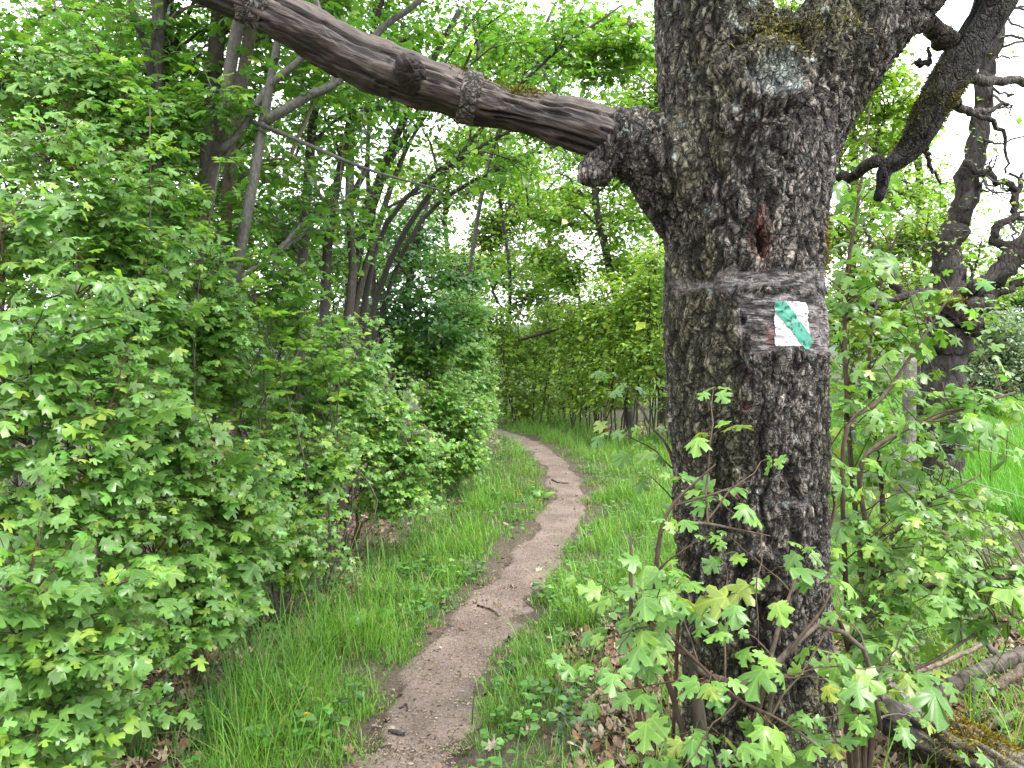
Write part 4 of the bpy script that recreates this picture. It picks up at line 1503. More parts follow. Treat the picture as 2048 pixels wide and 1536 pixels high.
pole_tree("slender tree arching high over the path behind the dead limb", [(925, 700, 5), (945, 500, 5), (985, 300, 5), (1050, 140, 4.5), (1110, 10, 3.5)], 915, 12.0, 0.07,
          [V3(1120, 60, 10, (.9, 1, .5)), V3(1220, 100, 9.5, (.6, .8, .5)), V3(1000, 100, 11, (1.1, 1, .7)), V3(1200, 230, 11, (.6, .9, .4), .7), V3(1100, 230, 12, (.7, .9, .35), .8)], 280, 311, bark=(0.085, .075, .06), tint=(0.105, 0.205, 0.03), leafkind='maple2', leaf=0.08, limbs=16, reach=0.9, twl=.34, gap=.11, sp=.10)
pole_tree("crooked trunk standing beyond the bend, right of the opening", [(1240, 640, 10), (1225, 560, 10), (1205, 470, 9), (1190, 380, 8), (1200, 250, 6)], 1262, 15.0, 0.12,
          [V3(1200, 420, 15, (1.3, 1.2, .9)), V3(1120, 500, 15.5, (1.0, 1.2, .8)), V3(1270, 520, 15, (.8, 1.2, .9)), V3(1090, 400, 16, (.9, 1.2, .7)), V3(1260, 330, 15, (.8, 1.2, .7))], 300, 312,
          [[(1228, 640, 15, 6), (1180, 610, 15, 5), (1130, 650, 15, 4), (1040, 680, 15, 3)]], bark=(0.055, .047, .04), tint=(0.125, 0.225, 0.032), leafkind='small', leaf=0.105, limbs=22, limb_r=.03, reach=1.1, twl=.42, gap=.13, sp=.12)

# --- understory behind the pole trunks
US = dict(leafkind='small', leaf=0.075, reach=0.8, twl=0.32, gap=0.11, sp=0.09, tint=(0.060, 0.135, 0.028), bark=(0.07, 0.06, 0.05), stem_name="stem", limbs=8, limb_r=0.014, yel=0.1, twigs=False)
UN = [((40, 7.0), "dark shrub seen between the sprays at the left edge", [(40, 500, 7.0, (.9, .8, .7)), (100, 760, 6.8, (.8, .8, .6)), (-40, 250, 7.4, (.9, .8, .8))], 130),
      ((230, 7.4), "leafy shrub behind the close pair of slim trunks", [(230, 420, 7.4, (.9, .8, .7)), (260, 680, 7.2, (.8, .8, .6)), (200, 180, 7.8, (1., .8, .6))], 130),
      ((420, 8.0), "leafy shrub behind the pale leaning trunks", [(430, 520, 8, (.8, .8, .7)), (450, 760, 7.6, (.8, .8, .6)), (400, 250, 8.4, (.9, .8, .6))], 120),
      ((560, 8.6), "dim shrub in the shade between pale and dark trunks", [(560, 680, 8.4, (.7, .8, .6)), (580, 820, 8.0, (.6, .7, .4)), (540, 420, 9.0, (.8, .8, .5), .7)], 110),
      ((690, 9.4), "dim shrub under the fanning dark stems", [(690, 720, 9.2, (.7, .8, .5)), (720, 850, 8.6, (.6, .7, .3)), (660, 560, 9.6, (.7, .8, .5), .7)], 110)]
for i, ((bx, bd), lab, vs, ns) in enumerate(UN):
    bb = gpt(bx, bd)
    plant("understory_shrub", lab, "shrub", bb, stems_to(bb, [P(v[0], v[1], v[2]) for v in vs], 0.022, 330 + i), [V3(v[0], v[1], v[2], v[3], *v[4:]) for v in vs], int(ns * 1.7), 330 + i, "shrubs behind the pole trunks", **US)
BT = dict(leafkind='small', leaf=0.12, reach=1.3, twl=0.5, gap=0.16, sp=0.14, tint=(0.085, 0.175, 0.032), bark=(0.07, 0.062, 0.052), limbs=18, limb_r=0.035, yel=0.15, r0=0.008, twigs=False)
BG = [((-60, 12), [(-60, 300, 12), (-40, 0, 12)], "tree filling the sky at the upper left corner", [(60, 120, 12, (2.2, 1.5, 1.3)), (-40, 420, 12, (1.6, 1.5, 1.3))], 150, {}),
      ((260, 13), [(260, 300, 12), (240, 0, 10)], "tree behind the close pair of trunks, its leaves against white sky", [(240, 60, 13, (2., 1.5, 1.)), (320, 330, 13, (1.8, 1.5, 1.2)), (180, 500, 13, (1.6, 1.4, 1.0))], 170, {}),
      ((480, 14), [(480, 300, 11), (500, 0, 9)], "tree behind the leaning pale trunks, its leaves against white sky", [(520, 250, 14, (1.6, 1.5, 1.2)), (520, 520, 14, (1.6, 1.4, 1.1)), (600, 20, 14, (1.8, 1.4, .8))], 165, {}),
      ((700, 15), [(700, 320, 10), (720, 30, 8)], "thin-crowned tree beyond the fanning dark stems", [(720, 480, 15, (1.6, 1.5, 1.0)), (800, 150, 15, (1.9, 1.4, 1.0)), (640, 640, 14, (1.4, 1.4, .6))], 140, {}),
      ((1010, 18), [(1020, 560, 4.5), (1000, 380, 4), (1030, 200, 3)], "airy tree above the end of the path", [(1000, 330, 18, (1.3, 1.5, 1.2)), (1040, 560, 18, (1.1, 1.5, .9)), (960, 120, 18, (1.8, 1.5, 1.2), .8)], 150, dict(tint=(0.115, 0.21, 0.032))),
      ((905, 22), [(905, 600, 6), (890, 430, 5), (910, 300, 4)], "pale tree glimpsed through the gap under the dead limb", [(900, 430, 22, (1.7, 1.6, 1.3)), (960, 560, 22, (1.4, 1.5, 1.1)), (840, 350, 22, (1.6, 1.5, 1.3)), (980, 300, 22, (1.2, 1.5, 1.2)), (900, 540, 21, (1.2, 1.4, .8)), (1020, 450, 22, (1.1, 1.4, .9))], 370, dict(tint=(0.14, 0.225, 0.045), leaf=0.12)),
      ((1090, 23), [(1090, 640, 6), (1100, 500, 5), (1080, 400, 4)], "low bright tree straight beyond the end of the path", [(1090, 560, 23, (1.5, 1.6, 1.1)), (1060, 690, 22.5, (1.5, 1.5, .9)), (1150, 660, 22.5, (1.4, 1.5, .9)), (1130, 420, 23, (1.4, 1.5, 1.0)), (1060, 300, 23, (1.5, 1.5, 1.2)), (1180, 280, 23, (1.3, 1.5, 1.1))], 380, dict(tint=(0.145, 0.23, 0.045), leaf=0.12)),
      ((1260, 21), [(1260, 700, 6), (1250, 640, 5)], "low shrubby tree filling the gap beside the blazed trunk", [(1250, 730, 21, (1.4, 1.4, 1.0)), (1180, 760, 21, (1.3, 1.4, .8)), (1310, 640, 21, (1.2, 1.4, 1.2))], 190, dict(tint=(0.16, 0.255, 0.05), leaf=0.12)),
      ((1330, 17), [(1330, 560, 12), (1320, 300, 10), (1310, 60, 7)], "bright tree half hidden by the blazed trunk", [(1270, 180, 17, (1.5, 1.5, 1.3)), (1300, 420, 17, (1.4, 1.5, 1.2)), (1240, 600, 17, (1.2, 1.5, 1.0)), (1400, 50, 17, (1.5, 1.5, 1.2), .5), (1570, 10, 17, (.8, 1.2, .7), .4)], 200, dict(tint=(0.13, 0.225, 0.03))),
      ((1700, 12), [(1700, 600, 11), (1710, 350, 10), (1690, 120, 8)], "yellow-green tree directly right of the blazed trunk", [(1720, 430, 11, (.9, 1.2, .9)), (1700, 640, 11, (.9, 1.2, .8)), (1790, 540, 11.5, (.8, 1.2, .8)), (1740, 220, 11.5, (.8, 1.1, .8)), (1690, 100, 11, (.6, 1, .6), .6)], 460, dict(tint=(0.145, 0.24, 0.03), leaf=0.085, reach=1.0, twl=.38, gap=.12, sp=.11)),
      ((1830, 15), [(1830, 560, 10), (1840, 380, 9), (1820, 200, 7)], "tree behind the hanging mossy limb", [(1850, 420, 15, (1.1, 1.3, 1.0)), (1820, 600, 15, (1.1, 1.3, .9)), (1930, 560, 16, (.9, 1.2, .9)), (1800, 250, 15, (.9, 1.2, .7), .5)], 260, dict(tint=(0.13, 0.23, 0.033), leaf=0.10)),
      ((2110, 24), [(2110, 600, 12), (2110, 450, 9), (2100, 330, 6)], "tall tree at the right edge beyond the meadow", [(2080, 520, 24, (1.4, 1.8, 1.6)), (2150, 400, 24, (1.8, 1.6, 1.6))], 120, dict(tint=(0.115, 0.19, 0.035), leaf=0.15)),
      ((1985, 30), [(1985, 700, 9), (1985, 650, 7)], "grey-green rounded willow bush at the far edge of the meadow", [(1985, 690, 29, (1.6, 1.2, 1.5)), (2010, 750, 28.5, (1.6, 1.2, .8))], 230, dict(tint=(0.13, 0.18, 0.105), leaf=0.16, yel=0.0, twl=.6)),
      ((2080, 33), [(2080, 700, 9), (2085, 620, 7)], "dark green tree beside the willow bush at the right edge", [(2060, 700, 33, (1.8, 1.5, 1.6)), (2050, 620, 34, (2.2, 1.5, 1.5))], 150, dict(tint=(0.06, 0.13, 0.04), leaf=0.17)),
      ((1880, 32), [(1880, 700, 9), (1880, 620, 7)], "yellow-green tree behind the gnarled trunk at the meadow's end", [(1890, 680, 32, (2.2, 1.5, 1.7)), (1960, 600, 34, (2.6, 1.5, 1.6)), (1930, 780, 30, (1.8, 1.2, .5))], 240, dict(tint=(0.14, 0.22, 0.045), leaf=0.17, twl=.6))]
for i, ((bx, bd), rows, lab, vs, ns, kw) in enumerate(BG):
    k = dict(BT)
    k.update(kw)
    plant("background_tree", lab, "tree", gpt(bx, bd), [pole([r for r in rows], bx, bd, rows[0][2] / FPX * bd * 1.3)], [V3(v[0], v[1], v[2], v[3], *v[4:]) for v in vs], int(ns * 1.55), 360 + i, "trees closing the view behind", sides=8, **k)

# --- saplings and shrubs behind the bend
SB = dict(leafkind='small', leaf=0.085, reach=1.0, twl=0.34, gap=0.10, sp=0.10, tint=(0.165, 0.265, 0.050), bark=(0.075, 0.065, 0.052), stem_name="stem", limbs=8, limb_r=0.012, yel=0.15, droop=0.2, twigs=False)
BS = [((1000, 16.5), "leftmost thin-stemmed shrub closing off the bend", [(1000, 760, 16.3, (.6, .8, .9)), (985, 650, 16.5, (.6, .8, .6))]),
      ((1060, 17.0), "thin-stemmed shrub straight above the end of the path", [(1060, 770, 16.8, (.6, .8, .8)), (1050, 690, 17, (.6, .8, .4))]),
      ((1110, 16.0), "pale shrub with upright twigs right of the path's end", [(1110, 760, 15.8, (.6, .8, .9)), (1120, 650, 16, (.6, .8, .6))]),
      ((1165, 15.0), "upright shrub with bare feet in the litter beyond the grass", [(1165, 740, 14.8, (.6, .8, .9)), (1170, 640, 15, (.6, .8, .7))]),
      ((1215, 14.2), "tall shrub left of the thin upright sapling stems", [(1210, 730, 14, (.55, .7, .8)), (1220, 620, 14.2, (.6, .8, .7))]),
      ((1262, 13.5), "shrub of thin upright stems beside the blazed trunk", [(1262, 720, 13.3, (.5, .7, .8)), (1265, 620, 13.5, (.5, .7, .7))]),
      ((1310, 13.0), "shrub tucked against the left outline of the blazed trunk", [(1305, 700, 12.8, (.5, .7, .9)), (1310, 560, 13, (.5, .7, .8))])]
for i, ((bx, bd), lab, vs) in enumerate(BS):
    bb = gpt(bx, bd)
    rg = np.random.default_rng(400 + i)
    ends = [P(v[0] + rg.normal(0, 18), v[1] - rg.uniform(0, 90), v[2]) for v in vs for _ in range(4)]
    plant("upright_shrub", lab, "shrub", bb, [(c + A([q, 0, 0]) * np.linspace(1, 0, len(c))[:, None], r) for (c, r), q in zip(stems_to(bb, ends, 0.016, 400 + i, lift=.1), rg.uniform(-.45, .45, 8))],
          [V3(v[0], v[1], v[2], v[3]) for v in vs], 210, 400 + i, "upright shrubs behind the bend", **SB)

# --- maple shoots growing round the big tree
SH = dict(MAPLE)
SH.update(face=(-0.15, -0.6, 0.2), reach=0.13, twl=0.045, gap=0.065, sp=0.08, droop=0.6, leaf=0.041, tint=(0.115, 0.225, 0.042), r0=0.0028)
gs = "maple shoots sprouting round the blazed trunk"


def shoot(label, base, rows, sprays, seed, red=0.03, r=None, **kw):
    st = []
    for rr in rows:
        st.append(pxpath(rr, 22))
    k = dict(SH)
    k.update(kw)
    return plant("maple_shoot", label, "shoot", base, st, [V3(s[0], s[1], s[2], (0.012, 0.012, 0.012), 1) for s in sprays], len(sprays), seed, gs, limit=300, red=red, sides=7, **k)


shoot("maple shoot with leaves spread across the lower left of the blazed trunk", gpt(1375, 1.72),
      [[(1362, 1870, 1.66, 7), (1372, 1600, 1.62, 6.5), (1360, 1440, 1.6, 6), (1300, 1260, 1.6, 5.5), (1312, 1140, 1.58, 5), (1322, 1060, 1.58, 4.5), (1345, 1010, 1.58, 3.5), (1390, 965, 1.57, 2.5), (1432, 928, 1.57, 1.5)],
       [(1325, 1048, 1.58, 3.2), (1400, 1046, 1.56, 3), (1470, 1058, 1.55, 2.4), (1540, 1072, 1.55, 1.2)],
       [(1345, 1012, 1.58, 2.6), (1420, 990, 1.57, 2.2), (1500, 962, 1.57, 1.0)]],
      [(1415, 955, 1.55), (1420, 1000, 1.54), (1380, 1050, 1.54), (1420, 1075, 1.53), (1500, 1055, 1.53), (1545, 1075, 1.53), (1310, 1130, 1.55), (1320, 1195, 1.55), (1350, 1165, 1.54)], 501)
shoot("slanting maple shoot crossing the trunk's foot, thick with pale leaves", gpt(1300, 1.7),
      [[(1290, 1900, 1.62, 6), (1286, 1560, 1.58, 5.5), (1275, 1390, 1.57, 5), (1262, 1230, 1.58, 4.5), (1262, 1110, 1.6, 3.5), (1262, 1070, 1.62, 2)],
       [(1258, 1190, 1.58, 4), (1330, 1260, 1.55, 4), (1400, 1330, 1.53, 3.6), (1480, 1400, 1.52, 3.2), (1560, 1440, 1.52, 2.8), (1660, 1510, 1.52, 2)]],
      [(1275, 1090, 1.6), (1300, 1180, 1.56), (1330, 1235, 1.53), (1400, 1225, 1.54), (1370, 1290, 1.52), (1425, 1300, 1.52), (1395, 1345, 1.51), (1340, 1340, 1.52), (1350, 1400, 1.51), (1330, 1290, 1.54), (1480, 1380, 1.51), (1400, 1390, 1.5), (1350, 1235, 1.53), (1555, 1330, 1.52), (1420, 1420, 1.5), (1380, 1460, 1.5)], 502)
shoot("pair of thin brown stems rising against the trunk's foot, with small leaves", gpt(1500, 1.70),
      [[(1480, 1880, 1.62, 7), (1490, 1560, 1.6, 6.5), (1515, 1430, 1.59, 6), (1545, 1300, 1.58, 5), (1565, 1230, 1.6, 4), (1590, 1160, 1.62, 3)],
       [(1492, 1880, 1.6, 7), (1505, 1560, 1.58, 6), (1535, 1440, 1.57, 5), (1560, 1330, 1.57, 4), (1640, 1225, 1.6, 3), (1668, 1170, 1.62, 2)]],
      [(1600, 1150, 1.62), (1580, 1250, 1.58), (1570, 1290, 1.57), (1610, 1290, 1.58), (1620, 1420, 1.54), (1540, 1480, 1.54), (1560, 1510, 1.54), (1600, 1460, 1.54), (1660, 1470, 1.55), (1700, 1430, 1.56)], 503, red=0.06)
shoot("twisted grey stem looping round the trunk's foot like a snake", gpt(1385, 1.62),
      [[(1395, 1900, 1.62, 17), (1396, 1560, 1.60, 16), (1400, 1450, 1.60, 15), (1388, 1360, 1.58, 9), (1382, 1310, 1.57, 8), (1400, 1342, 1.555, 8), (1445, 1362, 1.55, 8.5), (1490, 1370, 1.55, 9), (1535, 1345, 1.56, 8), (1575, 1305, 1.58, 6.5), (1640, 1250, 1.62, 5), (1720, 1290, 1.64, 5), (1745, 1360, 1.66, 4.5), (1762, 1460, 1.68, 4)]],
      [(1310, 1420, 1.56), (1470, 1460, 1.56), (1755, 1420, 1.64), (1730, 1300, 1.62), (1700, 1260, 1.62)], 504, bark=(0.12, 0.10, 0.075))

# bushy sapling on the right of the trunk
hub = gpt(1720, 2.55)
rows_r = [[(1740, 1250, 2.5, 6), (1745, 1130, 2.45, 5.5), (1720, 940, 2.4, 5), (1790, 870, 2.45, 4.5), (1900, 825, 2.5, 4), (2030, 785, 2.6, 2.5)],
          [(1700, 1300, 2.5, 6), (1690, 1130, 2.4, 5), (1690, 870, 2.4, 4.5), (1760, 800, 2.5, 4), (1830, 700, 2.6, 3), (1900, 590, 2.7, 2)],
          [(1760, 1300, 2.6, 6), (1765, 1000, 2.7, 5), (1740, 800, 2.8, 4), (1745, 650, 2.9, 3), (1790, 480, 3.0, 2), (1840, 420, 3.0, 1.2)],
          [(1730, 1260, 2.6, 6), (1700, 900, 2.7, 5), (1690, 600, 2.8, 4), (1720, 380, 2.9, 3), (1740, 210, 3.0, 1.5)],
          [(1690, 1320, 2.4, 6), (1800, 1185, 2.35, 5.5), (1900, 1172, 2.4, 6), (2000, 1155, 2.45, 5.5), (2100, 1150, 2.5, 4)],
          [(1720, 1300, 2.5, 5), (1780, 1080, 2.6, 4), (1870, 1000, 2.7, 3), (1960, 950, 2.8, 2)],
          [(1700, 1320, 2.3, 5), (1640, 1150, 2.1, 4), (1670, 1010, 2.1, 3.5), (1640, 930, 2.1, 3), (1610, 880, 2.1, 2)],
          [(1720, 1320, 2.5, 5), (1760, 1350, 2.3, 4), (1850, 1330, 2.3, 3.5), (1950, 1270, 2.35, 2.5), (2030, 1240, 2.4, 1.5)]]
st = []
for rr in rows_r:
    rr = [(hub[0] * 0, 0, 0, 0)] and rr
    w = [np.append(hub - UP * 0.05, 0.010)] + [np.append(P(r[0], r[1], r[2]), r[3] / FPX * r[2]) for r in rr]
    c = curve(A(w), 26)
    st.append((c[:, :3], np.maximum(c[:, 3], 0.001)))
kk = dict(SH)
kk.update(face=(0.25, -0.35, 0.25), reach=0.30, twl=0.11, gap=0.085, sp=0.075, droop=0.8, leaf=0.050, tint=(0.115, 0.215, 0.050), yel=0.2)
plant("maple_sapling", "bushy maple sapling with drooping pale leaves filling the gap right of the blazed trunk", "sapling", hub, st,
      [V3(1730, 620, 2.8, (.12, .25, .28)), V3(1780, 760, 2.7, (.18, .25, .18)), V3(1860, 800, 2.6, (.20, .25, .12)), V3(1740, 930, 2.5, (.12, .25, .20)), V3(1850, 960, 2.7, (.22, .25, .14)), V3(1730, 400, 2.9, (.12, .2, .22), .7),
       V3(1760, 1110, 2.4, (.16, .25, .14)), V3(1880, 1110, 2.45, (.24, .25, .12)), V3(1980, 1090, 2.5, (.16, .2, .12)), V3(1720, 1240, 2.3, (.10, .2, .12)), V3(1800, 1290, 2.4, (.18, .2, .10), .6), V3(1980, 1240, 2.5, (.16, .2, .10), .5), V3(1640, 880, 2.1, (.05, .06, .05), .25), V3(1860, 620, 2.8, (.18, .2, .14), .6), V3(1980, 800, 2.6, (.14, .15, .06), .35)], 190, 510, None, limit=300, sides=7, red=0.04, **kk)
shoot("short maple twig poking out left of the trunk over the grass", gpt(1340, 2.25),
      [[(1345, 1500, 2.25, 4), (1360, 1100, 2.2, 4), (1345, 920, 2.15, 3.5), (1300, 850, 2.15, 2), (1272, 800, 2.15, 1)]], [(1275, 790, 2.15), (1295, 845, 2.15), (1318, 880, 2.14), (1300, 950, 2.15)], 511)

# ------------------------------------------------------------------ gnarled tree, fence, log
def gnarl(p, seed, amp):
    rng = np.random.default_rng(seed)
    q = p.copy()
    q[2:] += rng.normal(0, amp, (len(p) - 2, 3))
    return q


GD = 9.2
gb = gpt(1880, GD)
gn = thing("gnarled_tree", "black gnarled tree with broken limbs behind the fence", "tree", gb)


def g_part(name, rows, n, seed, sides=14, amp=0.012, col=(0.036, 0.030, 0.027)):
    p, r = pxpath(rows, n)
    r = r * 0.8
    G = Geo()
    V, T, Q = tube(gnarl(p, seed, amp * 1.5), r, sides, True, 0.32, seed)
    mot = fbm(V * A([16, 16, 7]), seed, 4)[:, None]
    li_ = sst(0.6, 0.7, fbm(V * 14, seed + 1, 3))[:, None]
    G.add(V, T, Q, A(col) * (0.45 + 1.1 * mot) * (1 - .6 * li_) + A([0.09, 0.09, 0.085]) * .6 * li_)
    return obj(name, G.mesh(name, M_OLD), gn)


g_part("trunk", [(1878, gpy(GD) + 20, GD, 62), (1880, 900, GD, 54), (1884, 800, GD, 50), (1889, 720, GD, 50), (1897, 660, GD, 55), (1905, 610, GD, 50), (1900, 560, GD, 38), (1893, 500, GD, 32), (1915, 440, GD, 29), (1940, 360, GD, 25), (1955, 270, GD, 24), (1968, 180, GD, 22), (1985, 90, GD, 19), (2003, 0, GD, 17), (2030, -150, GD, 14), (2050, -320, GD, 8)], 80, 601, 22)
g_part("limb", [(1915, 640, GD - .1, 34), (1945, 605, GD - .15, 30), (1985, 560, GD - .2, 28), (2030, 510, GD - .25, 26), (2090, 455, GD - .3, 24), (2200, 380, GD - .4, 18), (2320, 250, GD - .5, 10)], 30, 602)
g_part("limb", [(1935, 640, GD - .15, 30), (1955, 655, GD - .3, 22), (1962, 662, GD - .35, 12)], 10, 603)
g_part("limb", [(1905, 600, GD - .25, 13), (1940, 575, GD - .35, 17), (1962, 578, GD - .45, 18), (1972, 598, GD - .5, 18), (1955, 615, GD - .55, 22), (1930, 622, GD - .5, 22), (1918, 628, GD - .45, 12)], 26, 604)
g_part("branch", [(1900, 600, GD - .2, 13), (1855, 588, GD - .3, 12), (1815, 590, GD - .4, 11), (1770, 602, GD - .5, 8), (1715, 620, GD - .6, 4)], 22, 605)
g_part("branch", [(1812, 592, GD - .4, 10), (1795, 575, GD - .4, 10), (1775, 540, GD - .4, 8), (1755, 505, GD - .4, 8), (1735, 480, GD - .4, 5), (1728, 440, GD - .4, 3)], 18, 606)
g_part("branch", [(1960, 600, GD - .2, 12), (2000, 585, GD - .2, 10), (2060, 560, GD - .2, 9), (2180, 520, GD - .2, 5)], 14, 607)
g_part("branch", [(2050, 485, GD - .2, 14), (2010, 495, GD - .1, 12), (1988, 478, GD, 11), (1990, 455, GD, 11), (2025, 435, GD, 10), (2030, 405, GD, 9), (2040, 365, GD, 6), (2045, 345, GD, 3)], 28, 608, 10, .008)
g_part("branch", [(1910, 440, GD, 9), (1955, 365, GD - .1, 0.1)][:1] + [(1925, 330, GD - .1, 9), (1960, 345, GD - .2, 8), (2005, 365, GD - .2, 8), (2036, 382, GD - .2, 6)], 18, 609, 8)
rg = np.random.default_rng(610)
for i in range(34):
    x0, y0 = rg.choice([(1965, 180), (1985, 90), (1955, 270), (1940, 360), (2000, 10), (2030, 435), (1960, 345), (2005, 365), (1765, 520), (1830, 590), (2040, 520), (1895, 500)])
    x0, y0 = x0 + rg.normal(0, 8), y0 + rg.normal(0, 12)
    a_ = rg.uniform(-1.4, 1.4) + (0.3 if x0 > 1900 else 2.6)
    ln = rg.uniform(40, 130)
    x1, y1 = x0 + math.cos(a_) * ln, y0 - math.sin(a_) * ln * .7
    g_part("twig", [(x0, y0, GD, 4), ((x0 + x1) / 2 + rg.normal(0, 12), (y0 + y1) / 2 + rg.normal(0, 12), GD - rg.uniform(0, .4), 2.8), (x1, y1, GD - rg.uniform(0, .6), 1.2)], 10, 620 + i, 5, .012, (0.06, 0.054, 0.048))
p, r = pxpath([(1905, 585, GD - .3, 10), (1920, 590, GD - .33, 10)], 6)
rg = np.random.default_rng(611)
G = Geo()
mp_ = P(1908, 603, GD - .5) + rg.normal(0, .045, (500, 3)) * A([1, .6, .6])
md_ = nz(rg.normal(0, .6, (500, 3)) + UP)
mu = nz(np.cross(md_, rg.normal(0, 1, (500, 3))))
mv = np.stack([mp_ + mu * .008, mp_ - mu * .008, mp_ + md_ * .035], 1).reshape(-1, 3)
G.add(mv, np.arange(1500).reshape(-1, 3), None, np.repeat(A([.19, .18, .03]) * rg.uniform(.5, 1.3, (500, 1)), 3, 0))
obj("moss", G.mesh("moss", M_MOSS, False), gn, "stuff")

rg = np.random.default_rng(612)
L, G = Leaves(), Geo()
for (x_, y_, m_) in ((1975, 110, 9), (1940, 330, 9), (1900, 480, 8), (1830, 570, 9), (2040, 420, 7), (1760, 500, 7), (2010, 540, 7), (1960, 640, 6), (1850, 300, 7), (1820, 120, 8), (2030, 250, 7)):
    for k in range(m_):
        a_ = P(x_ + rg.normal(0, 14), y_ + rg.normal(0, 18), GD + rg.normal(0, .2))
        spray(L, G, a_, a_ + A([rg.normal(0, .34), rg.normal(-.1, .3), rg.normal(.12, .28)]), rg, 0.055, .4, .16, .11, .11, .004, tint=(0.15, 0.22, 0.06), bark=(.05, .045, .04), face=(0, -.3, 0))
obj("twigs", G.mesh("twigs", M_STEM), gn, "stuff")
foliage("crown", L, 'small', gn, rg)

# wire fence along the meadow
FX = 4.36
fence = thing("wire_fence", "old wire fence with weathered wooden posts along the meadow", "fence", (FX, 8.6, 0))
for y_, h_, r_ in ((8.6, 1.46, 0.075), (13.2, 1.4, 0.07), (18.5, 1.4, 0.07), (4.2, 1.42, 0.075)):
    z0 = float(gz(FX, y_))
    rg = np.random.default_rng(int(y_ * 10))
    q = curve(A([[FX, y_, z0 - .2], [FX + rg.normal(0, .01), y_, z0 + .5], [FX + rg.normal(0, .03), y_ + rg.normal(0, .02), z0 + h_]]), 40)
    V, T, Q = tube(q, r_ * np.linspace(1.0, 0.9, 40), 18, True, 0.12, int(y_))
    gr = fbm(V * A([60, 60, 3]), 5, 4)[:, None]
    N = nz(V - A([FX, y_, 0]) * A([1, 1, 0]) - V * A([0, 0, 1]))
    V = V + N * ((gr - .5) * 0.02)
    G = Geo()
    G.add(V, T, Q, A([0.165, 0.15, 0.135]) * (0.35 + 1.25 * gr))
    obj("post", G.mesh("post", M_WOOD), fence)
G = Geo()
G.add(*tube([P(1828, 944, 8.5), P(1834, 944, 8.48), P(1839, 944, 8.46)], [0.022, 0.03, 0.02], 12, True), col=(0.012, 0.012, 0.014))
obj("insulator", G.mesh("insulator", M_WIRE), fence)
for zw in (0.10, 0.34, 0.66, 1.12):
    ys = np.linspace(1.2, 24, 90)
    sag = -0.02 * np.abs(np.sin((ys - 8.6) / 4.6 * math.pi)) - 0.0
    pts_w = np.stack([np.full(90, FX - .085) + 0.006 * np.sin(ys * 3), ys, zw + sag], -1)
    G = Geo()
    G.add(*tube(pts_w, 0.0022, 5, True), col=(0.42, 0.42, 0.42))
    obj("wire", G.mesh("wire", M_WIRE), fence)
for i, (x_, y_) in enumerate(((1980, 905), (2012, 925))):
    q = gpt(x_, 8.8 + i)
    G = Geo()
    G.add(*tube([q - UP * .05, q + UP * .35, q + A([.02, 0, .62])], [0.008, 0.007, 0.006], 6, True), col=(0.10, 0.085, 0.07))
    tag(obj("thin_stake", G.mesh("thin_stake", M_STEM)), ["thin bare stake standing in the meadow, nearer the tree", "thin bare stake standing in the meadow, nearer the right edge"][i], "stake", "stakes in the meadow")


# fallen log and branches at the lower right
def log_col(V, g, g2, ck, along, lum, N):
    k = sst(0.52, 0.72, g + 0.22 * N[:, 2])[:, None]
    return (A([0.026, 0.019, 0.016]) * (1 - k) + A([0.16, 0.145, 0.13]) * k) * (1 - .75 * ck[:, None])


lgm, LGP, LGR = limb_mesh([(1760, 1412, 3.05, 44), (1800, 1428, 3.0, 56), (1850, 1462, 2.92, 58), (1920, 1500, 2.82, 56), (2000, 1540, 2.70, 55), (2120, 1610, 2.52, 52), (2300, 1720, 2.3, 48)], 120, 56, log_col, 700, 0.009, 0.014, "log")
lgb = LGP[20].copy()
fl = thing("fallen_log", "split fallen log with yellow moss in the bottom right corner", "log", (lgb[0], lgb[1], 0))
lo = obj("log_body", lgm, fl)
lg_bvh = BVHTree.FromPolygons([v.co.copy() for v in lgm.vertices], [tuple(p_.vertices) for p_ in lgm.polygons])
G = Geo()
p, r = pxpath([(1812, 1440, 2.95, 30), (1806, 1415, 2.93, 33), (1800, 1396, 2.92, 31), (1798, 1388, 2.92, 20)], 14)
V, T, Q = tube(p, r, 24, True, .25, 3)
G.add(V, T, Q, A([0.19, 0.17, 0.15]) * (0.3 + 1.2 * fbm(V * A([80, 80, 20]), 7, 3))[:, None])
obj("branch_stub", G.mesh("branch_stub", M_WOOD), fl)
moss_on(lg_bvh, P(1955, 1472, 2.78), (0.17, 0.17, 0.02), 2600, fl, 701, (0, -0.35, 1), 0.022, (0.27, 0.21, 0.03))
fb = thing("fallen_branch", "dark fallen branch lying behind the mossy log", "branch", on_ground(1900, 1370))
G = Geo()
p, r = pxpath([(1825, 1412, 3.35, 14), (1880, 1380, 3.4, 16), (1950, 1350, 3.45, 15), (2010, 1325, 3.5, 16), (2080, 1300, 3.55, 15), (2200, 1250, 3.6, 11)], 30)
V, T, Q = tube(gnarl(p, 3, .006), r, 12, True, .18, 5)
G.add(V, T, Q, A([0.085, 0.072, 0.062]) * (.4 + 1.2 * fbm(V * 40, 8, 3))[:, None])
obj("main_stem", G.mesh("main_stem", M_OLD), fb)
for i, rows in enumerate(([(1950, 1350, 3.45, 7), (1945, 1390, 3.4, 6), (1944, 1420, 3.38, 4)], [(1880, 1340, 3.5, 7), (1860, 1345, 3.5, 8), (1830, 1325, 3.55, 4)], [(1975, 1290, 3.6, 5), (2000, 1315, 3.55, 7), (2010, 1325, 3.5, 7)])):
    p, r = pxpath(rows, 10)
    G = Geo()
    G.add(*tube(p, r, 7, True, .15, i), col=(0.10, 0.09, 0.08))
    obj("side_twig", G.mesh("side_twig", M_OLD), fb)
